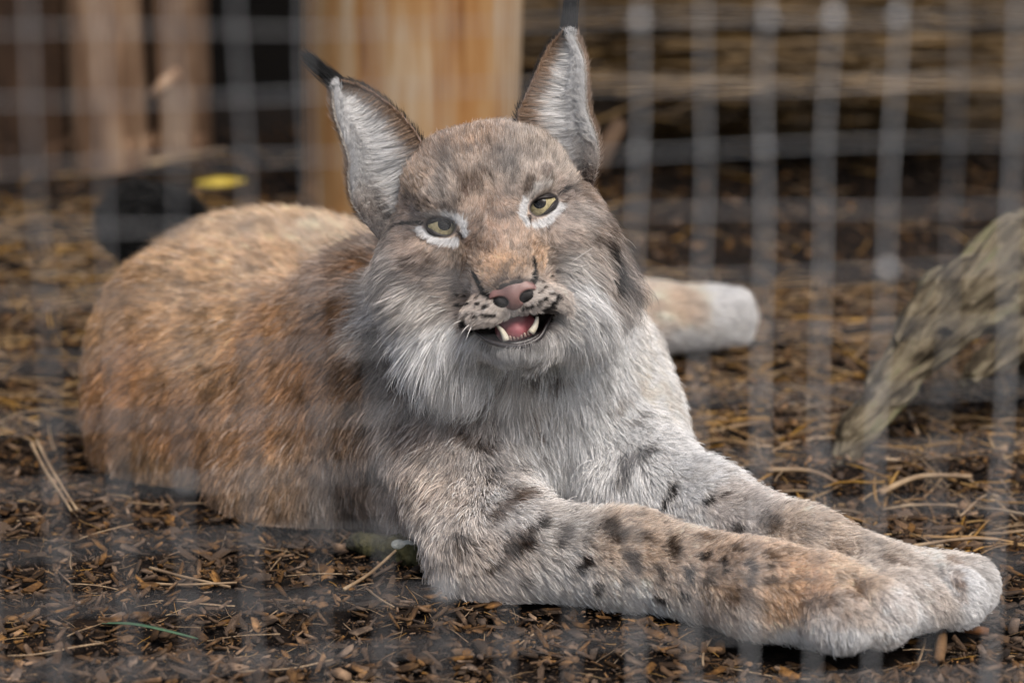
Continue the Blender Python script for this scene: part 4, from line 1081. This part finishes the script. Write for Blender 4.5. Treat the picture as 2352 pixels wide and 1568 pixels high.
# ------------------------------------------------------------------ ears
EAR_DEF = [  # outer edge from base to tip, inner edge from base to tip (u, v, c mm)
 ([(900, 580, -62), (832, 500, -40), (809, 457, -34), (801, 410, -32), (801, 363, -30), (783, 305, -30), (769, 252, -32), (767, 194, -38)],
  [(1030, 440, -52), (1000, 385, -34), (966, 326, -26), (941, 288, -27), (900, 246, -30), (860, 217, -33), (820, 197, -36), (779, 188, -38)], -1),
 ([(1345, 480, -70), (1370, 390, -42), (1374, 336, -36), (1366, 299, -32), (1349, 252, -30), (1345, 193, -30), (1340, 135, -34), (1312, 70, -38)],
  [(1215, 385, -56), (1200, 320, -34), (1191, 270, -26), (1199, 244, -27), (1229, 176, -30), (1247, 138, -33), (1266, 106, -36), (1300, 66, -38)], 1)]
NT_, NS_ = 28, 16
for outer, inner, side in EAR_DEF:
    eo = bez([Hp(*q) for q in outer], NT_); ei = bez([Hp(*q) for q in inner], NT_)
    s = np.linspace(0, 1, NS_); t = np.linspace(0, 1, NT_)
    cup = 4 * s * (1 - s)
    wid = np.linalg.norm(ei - eo, axis=1)
    front = eo[:, None] * (1 - s)[None, :, None] + ei[:, None] * s[None, :, None] - HC * (cup[None, :, None] * (wid[:, None, None] * .34))
    gs = np.gradient(front, axis=1); gt = np.gradient(front, axis=0)
    nf = unit(np.cross(gs, gt)); 
    if (nf[NT_ // 2, NS_ // 2] @ HC) < 0: nf = -nf
    back = front - nf * (.0016 + .003 * cup[None, :, None])
    V = np.concatenate([front.reshape(-1, 3), back.reshape(-1, 3)]); n0 = NT_ * NS_
    Fc = []
    for i in range(NT_ - 1):
        for j in range(NS_ - 1):
            a = i * NS_ + j
            Fc.append((a, a + 1, a + NS_ + 1, a + NS_)); Fc.append((n0 + a, n0 + a + NS_, n0 + a + NS_ + 1, n0 + a + 1))
        for j in (0, NS_ - 1):
            a = i * NS_ + j
            Fc.append((a, a + NS_, n0 + a + NS_, n0 + a))
    for j in range(NS_ - 1):
        a = (NT_ - 1) * NS_ + j
        Fc.append((a, a + 1, n0 + a + 1, n0 + a))
    ear = link_mesh('ear', V, Fc, plain('ear_skin', (120, 104, 96), .8), lynx)
    # inner hair: white, sweeping from the inner edge across the cup
    def on(face, nn, ss, tt):
        fi = tt * (NT_ - 1); fj = ss * (NS_ - 1)
        i = np.clip(fi.astype(int), 0, NT_ - 2); j = np.clip(fj.astype(int), 0, NS_ - 2); a = (fi - i)[:, None]; b = (fj - j)[:, None]
        g = lambda A: A[i, j] * (1 - a) * (1 - b) + A[i + 1, j] * a * (1 - b) + A[i, j + 1] * (1 - a) * b + A[i + 1, j + 1] * a * b
        return g(face), unit(g(nn)), g(gs / np.linalg.norm(gs, axis=-1, keepdims=True)), g(gt / np.linalg.norm(gt, axis=-1, keepdims=True))
    n = 22000
    ss = rng.random(n); tt = .02 + .98 * rng.random(n) ** 1.1
    p, nn, ds, dt = on(front, nf, ss, tt)
    edge = np.clip((ss - .84) / .14, 0, 1)                            # brown band along the inner edge
    cur = unit(-ds * (.9 - .5 * (1 - ss))[:, None] + dt * (.35 + .5 * (1 - ss))[:, None])
    Lh = (.0085 + .019 * (1 - tt) * np.clip(ss * 1.5, .25, 1)) * rng.uniform(.6, 1.1, n) * (1 - .45 * edge)
    cw = lin((220, 220, 220)) * 1.6 * (.5 + .95 * vnoise(p, 230))[:, None]
    cup_shade = np.exp(-((ss - .42) / .2) ** 2) * np.clip(1 - tt * 1.2, 0, 1)
    cw = cw * (1 - .35 * cup_shade[:, None])  # hair darkened low in the cup: shade of the hollow, put into colour
    cb = lin((150, 124, 102)); eb = edge[:, None]
    cw = cw * (1 - eb) + cb * eb
    tipd = np.clip((tt - .72) / .2, 0, 1) * np.clip((ss - .55) / .2, 0, 1); cw = cw * (1 - .6 * tipd[:, None])
    bt = (np.clip(1 - tt / .36, 0, 1) * np.clip(1 - ss / .6, 0, 1))[:, None] ** .6
    cw = cw * (1 - bt) + lin((150, 132, 118)) * 1.3 * bt
    long_ = rng.random(n) < .25
    hp = strands(p, nn, cur, Lh * np.where(long_, 1.5, 1), np.where(long_, .75, .45), rnd=.18, clump=.006, cl=.75)
    make_hair('fur', hp, np.array([1, 1, .85, .6, .2]) * .00013, hair_colours(np.clip(cw, 0, .88), 5, .04, .3, .75), ear)
    # soft fringe along both edges
    m_ = 3500
    se = np.where(rng.random(m_) < .5, rng.uniform(0, .05, m_), rng.uniform(.95, 1, m_)); te = rng.uniform(.1, 1, m_)
    p, nn, ds, dt = on(front, nf, se, te)
    sg = np.where(se < .5, -1.0, 1.0)[:, None]
    hp = strands(p, unit(nn * .6 + ds * sg), unit(dt + ds * sg * .7), rng.uniform(.0025, .0055, m_), np.full(m_, .4), rnd=.2, clump=0)
    ce = np.where(sg < 0, lin((196, 188, 180)) * 1.4, lin((140, 114, 92)) * 1.3) * rng.uniform(.5, 1.3, (m_, 1))
    make_hair('edge_fur', hp, np.array([1, 1, .85, .6, .2]) * .00013, hair_colours(ce, 5, .2, .2, .8), ear)
    n = 9000
    ss = rng.random(n); tt = rng.random(n)
    p, nn, ds, dt = on(back, -nf, ss, tt)
    cur = unit(dt + ds * .3 * (ss - .5)[:, None])
    cbk = np.where((np.abs(ss - .85) < .22)[:, None], lin((40, 34, 30)), lin((142, 122, 106)))
    hp = strands(p, nn, cur, .009 * rng.uniform(.7, 1.2, n), np.full(n, .4), rnd=.15, clump=0)
    make_hair('back_fur', hp, np.array([1, 1, .85, .6, .2]) * .00013, hair_colours(cbk, 5, .2, .1, .8), ear)
    # black tuft
    n = 700
    tipc = (eo[-1] + ei[-1]) * .5
    end = Hp(682, 118, -40) if side < 0 else Hp(1322, -62, -40)
    ax = end - tipc; La = np.linalg.norm(ax); ax /= La
    o1 = unit(np.cross(ax, HC)); o2 = np.cross(ax, o1)
    sp = rng.normal(0, 1, (n, 2)) * np.array([.0026, .0020]); lay = rng.random(n) ** .8 * .25
    rt = tipc + ax * (lay * La - .006)[:, None] + o1 * sp[:, :1] + o2 * sp[:, 1:]
    q = np.linspace(0, 1, 6)[None, :, None]
    stray = (rng.random(n) < .12)[:, None] * 2.2 + 1
    Lt = La * rng.uniform(.45, 1.05, n) * (1 - lay * .6)
    fan = o1 * rng.normal(0, .045, (n, 1)) * stray + o2 * rng.normal(0, .035, (n, 1)) * stray - sp[:, :1] * o1 * 10
    hp = rt[:, None] + Lt[:, None, None] * (ax * q + fan[:, None] * q * (1 - .45 * q) + (o1 * (-.05 * side)) * q * q)
    make_hair('tuft', hp, np.array([1, 1, .9, .75, .5, .15]) * .00022, np.broadcast_to(lin((12, 13, 14)), (n, 6, 3)) * rng.uniform(.5, 1.8, (n, 1, 1)), ear)

# ------------------------------------------------------------------ eyes
def cap(c, axis, r, ang, rings=10, seg=32, inner=0.0):
    a = unit(np.asarray(axis)); b = unit(np.cross(a, UPV + .01)); d = np.cross(a, b)
    V, Fs = [], []
    for i in range(rings + 1):
        w = inner + (ang - inner) * i / rings
        for k in range(seg):
            z = 2 * math.pi * k / seg
            V.append(c + r * (a * math.cos(w) + (b * math.cos(z) + d * math.sin(z)) * math.sin(w)))
    for i in range(rings):
        for k in range(seg):
            k2 = (k + 1) % seg
            Fs.append((i * seg + k, i * seg + k2, (i + 1) * seg + k2, (i + 1) * seg + k))
    return V, Fs
def eye_gloss(m):
    b = next(n for n in m.node_tree.nodes if n.type == 'BSDF_PRINCIPLED')
    b.inputs['Specular IOR Level'].default_value = .0; b.inputs['Coat Weight'].default_value = .35; b.inputs['Coat Roughness'].default_value = .02
    return m
M_SCLERA = eye_gloss(plain('eye_dark', (40, 32, 26), .3)); M_PUPIL = eye_gloss(plain('pupil_black', (6, 6, 6), .2))
M_IRIS, n_, l_, b_ = mat_new('iris_olive')
tc_ = n_.new('ShaderNodeTexCoord'); nz_ = n_.new('ShaderNodeTexNoise'); nz_.inputs['Scale'].default_value = 420; nz_.inputs['Detail'].default_value = 4
l_.new(tc_.outputs['Object'], nz_.inputs['Vector'])
cr2 = n_.new('ShaderNodeValToRGB'); cr2.color_ramp.elements[0].position = .3; cr2.color_ramp.elements[1].position = .68
cr2.color_ramp.elements[0].color = rgba((124, 114, 82)); cr2.color_ramp.elements[1].color = rgba((176, 166, 130))
l_.new(nz_.outputs['Fac'], cr2.inputs['Fac']); l_.new(cr2.outputs[0], b_.inputs['Base Color'])
b_.inputs['Roughness'].default_value = .35
eye_gloss(M_IRIS)
for (c, r, s), (pu, pv) in zip(EYES, ((1021, 514), (1239, 464))):
    r = r / 1000
    V, Fs = cap(c, HC, r, math.pi * .98, 16, 28)
    eye = link_mesh('eye', V, Fs, M_SCLERA, lynx)
    look = unit(Hp(pu, pv, 4) - c)
    V, Fs = cap(c, look, r + .00025, DEG(62), 12, 36, DEG(19))
    link_mesh('iris', V, Fs, M_IRIS, eye)
    V, Fs = cap(c, look, r + .0003, DEG(22), 6, 28)
    link_mesh('pupil', V, Fs, M_PUPIL, eye)

# eyelid rims on the eyeballs
c5 = crop(980, 420, 440, 2352)
M_LID = plain('eyelid_dark', (30, 24, 22), .45)
LIDS = ([(338, 706), (430, 655), (520, 632), (610, 640), (690, 685), (745, 760), (775, 850), (715, 800), (600, 828), (500, 812), (415, 765)],
        [(1655, 640), (1662, 530), (1690, 445), (1740, 385), (1830, 350), (1920, 345), (2015, 345), (1965, 425), (1900, 505), (1820, 565), (1720, 580)])
for (c, r, s), pix in zip(EYES, LIDS):
    q = []
    cx_, cy_ = np.mean(pix, 0)
    for x, y in pix:
        x, y = cx_ + (x - cx_) * 1.12, cy_ + (y - cy_) * 1.12
        d = unit(ray(*c5(x, y))); oc = C0 - c; R_ = r / 1000 + .0006
        bq = d @ oc; disc = bq * bq - (oc @ oc - R_ * R_)
        t_ = -bq - math.sqrt(disc) if disc > 0 else -bq
        q.append(C0 + d * t_)
    q = bez(q + [q[0]], 60)
    V, Fs = tube(q[:-1], .0013, 8, caps=False)
    nq = len(q) - 1
    Fs += [((nq - 1) * 8 + k, (nq - 1) * 8 + (k + 1) % 8, (k + 1) % 8, k) for k in range(8)]
    m_ = unit(np.mean(q[:-1], 0) - c)
    n0 = len(V)
    for j, f_ in enumerate((1.0, 1.35, 1.8)):
        for w in q[:-1]:
            V.append(c + unit(m_ + f_ * (unit(w - c) - m_)) * (r / 1000 + .0006 + .0002 * j))
    for j in range(2):
        for k in range(nq):
            k2 = (k + 1) % nq
            Fs.append((n0 + j * nq + k, n0 + j * nq + k2, n0 + (j + 1) * nq + k2, n0 + (j + 1) * nq + k))
    link_mesh('eyelid', V, Fs, M_LID, lynx)

# ------------------------------------------------------------------ nose, tongue, teeth, lip
def head_mesh(name, prims, ctr, half, h, mat, parent):
    c = H(*ctr); e = half / 1000.0
    ax = [np.arange(c[i] - e, c[i] + e, h / 1000.0) for i in range(3)]
    V, Q = mesh_solid(prims, *ax)
    V = relax(V, Q, 1, .4)
    return link_mesh(name, V, Q, mat, parent)
NZ = 44
nose_pr = [(hball(2, -59.5, NZ - 2, 17.5, 8.5, 9), .004, 1), (hball(2, -68, NZ + 1, 10.5, 11, 8.5), .006, 1),
           (hball(-10.5, -66, NZ - 1, 8, 7.5, 8), .004, 1), (hball(14.5, -66, NZ - 1, 8, 7.5, 8), .004, 1),
           (hball(-8.5, -70.5, NZ + 6, 6.4, 4.4, 6, -18), .0015, -1), (hball(12.5, -70.5, NZ + 6, 6.4, 4.4, 6, 18), .0015, -1),
           (hball(-14, -68.5, NZ + 5, 4.5, 2.2, 6, 12), .0015, -1), (hball(18, -68.5, NZ + 5, 4.5, 2.2, 6, -12), .0015, -1),
           (hcone((2, -70, NZ + 11), (2, -82, NZ + 9.5), 1.1, 1.1), .001, -1)]
M_NOSE = noisy('nose_leather', [(98, 70, 66), (122, 90, 85), (132, 99, 94)], 90, rough=.42, bump=.35, bscale=900, spec=.5, bdist=.0006)
nose = head_mesh('nose', nose_pr, (2, -66, NZ), 30, .75, M_NOSE, lynx)
M_NOSTRIL = plain('nostril_dark', (16, 13, 13), .7)
for s in (-1, 1):
    head_mesh('nostril', [(hball(2 + s * 10.5, -70.3, NZ + 1.6, 7.2, 5.2, 4.8, s * 14), .001, 1)], (2 + s * 10.5, -70, NZ), 10, .7, M_NOSTRIL, nose)
M_TONGUE = noisy('tongue_pink', [(140, 74, 80), (170, 98, 102)], 120, rough=.5, bump=.3, bscale=900, spec=.5, bdist=.0005)
M_TOOTH = noisy('tooth_ivory', [(206, 196, 172), (226, 220, 204)], 150, rough=.3, bump=0, spec=.5)
M_INC = plain('incisor_dull', (150, 128, 118), .4)
M_LIP = noisy('lip_dark', [(10, 8, 8), (40, 28, 30)], 160, rough=.35, bump=.2, bscale=700, spec=.5, bdist=.0005)
tp = [Hp(1182, 752, 4), Hp(1184, 754, 18), Hp(1186, 760, 29)]
tong = [(f_cone(tp[0], tp[1], .013, .013), .006, 1), (f_cone(tp[1], tp[2], .012, .0085), .006, 1),
        (f_ball(Hp(1163, 757, 20), .0085), .006, 1), (f_ball(Hp(1206, 746, 20), .0085), .006, 1)]
c_ = np.mean(tp, 0)
V, Q = mesh_solid(tong, *[np.arange(c_[i] - .034, c_[i] + .034, .001) for i in range(3)])
link_mesh('tongue', V, Q, M_TONGUE, lynx)
for a, b in (((1163, 782, 35), (1141, 747, 36)), ((1219, 764, 35), (1234, 727, 36))):
    p0, p1 = Hp(*a), Hp(*b)
    tt_ = np.linspace(0, 1, 7)
    bend = unit(np.cross(p1 - p0, HC)) * .0012
    V, Fs = tube([p0 + (p1 - p0) * q + bend * math.sin(q * 3.1) for q in tt_], [  .0029 * (1 - .62 * q ** 1.6) for q in tt_], 10)
    link_mesh('tooth', V, Fs, M_TOOTH, lynx)
for k in range(6):                                                 # small lower incisors
    q = (k + .5) / 6
    p0 = Hp(1168 + 50 * q, 776 - 13 * q + 3 * math.sin(q * 3.14), 35); p1 = p0 + HZ * .0018
    V, Fs = tube([p0 - HZ * .002, (p0 + p1) / 2, p1], [.0011, .0011, .0006], 7)
    link_mesh('incisor', V, Fs, M_INC, lynx)
lipc = bez([Hp(*q) for q in ((1078, 742, 20), (1098, 766, 28), (1135, 788, 34), (1192, 795, 37), (1236, 778, 34), (1256, 744, 28), (1268, 712, 20))], 26)
V, Fs = tube(lipc, np.interp(np.linspace(0, 1, 26), [0, .15, .5, .85, 1], [.0012, .0018, .0026, .0018, .0012]), 10)
link_mesh('lower_lip', V, Fs, M_LIP, lynx)

# ------------------------------------------------------------------ whiskers
M_WHISK = plain('whisker_white', (226, 224, 220), .4)
WH = [((1045, 685), (985, 680), (900, 668)), ((1040, 698), (985, 700), (930, 715)), ((1040, 702), (990, 712), (915, 740)), ((1040, 705), (1000, 722), (940, 775)),
      ((1065, 735), (1040, 745), (1010, 775)), ((1080, 742), (1060, 765), (1045, 800)), ((1085, 745), (1072, 775), (1062, 815)),
      ((1290, 620), (1330, 590), (1385, 555)), ((1292, 632), (1335, 612), (1385, 600)), ((1292, 640), (1330, 618), (1372, 612)), ((1290, 650), (1335, 640), (1395, 645))]
for i, w in enumerate(WH):
    c0_ = ((hit(*w[0]) - C0) @ FWD); k = (DE - c0_) * 1000
    q = bez([Hp(w[0][0], w[0][1], k - 2), Hp(w[1][0], w[1][1], k + 6), Hp(w[2][0], w[2][1], k - 12)], 12)
    V, Fs = tube(q, np.linspace(.00034, .00008, 12), 5)
    link_mesh('whisker', V, Fs, M_WHISK, lynx)
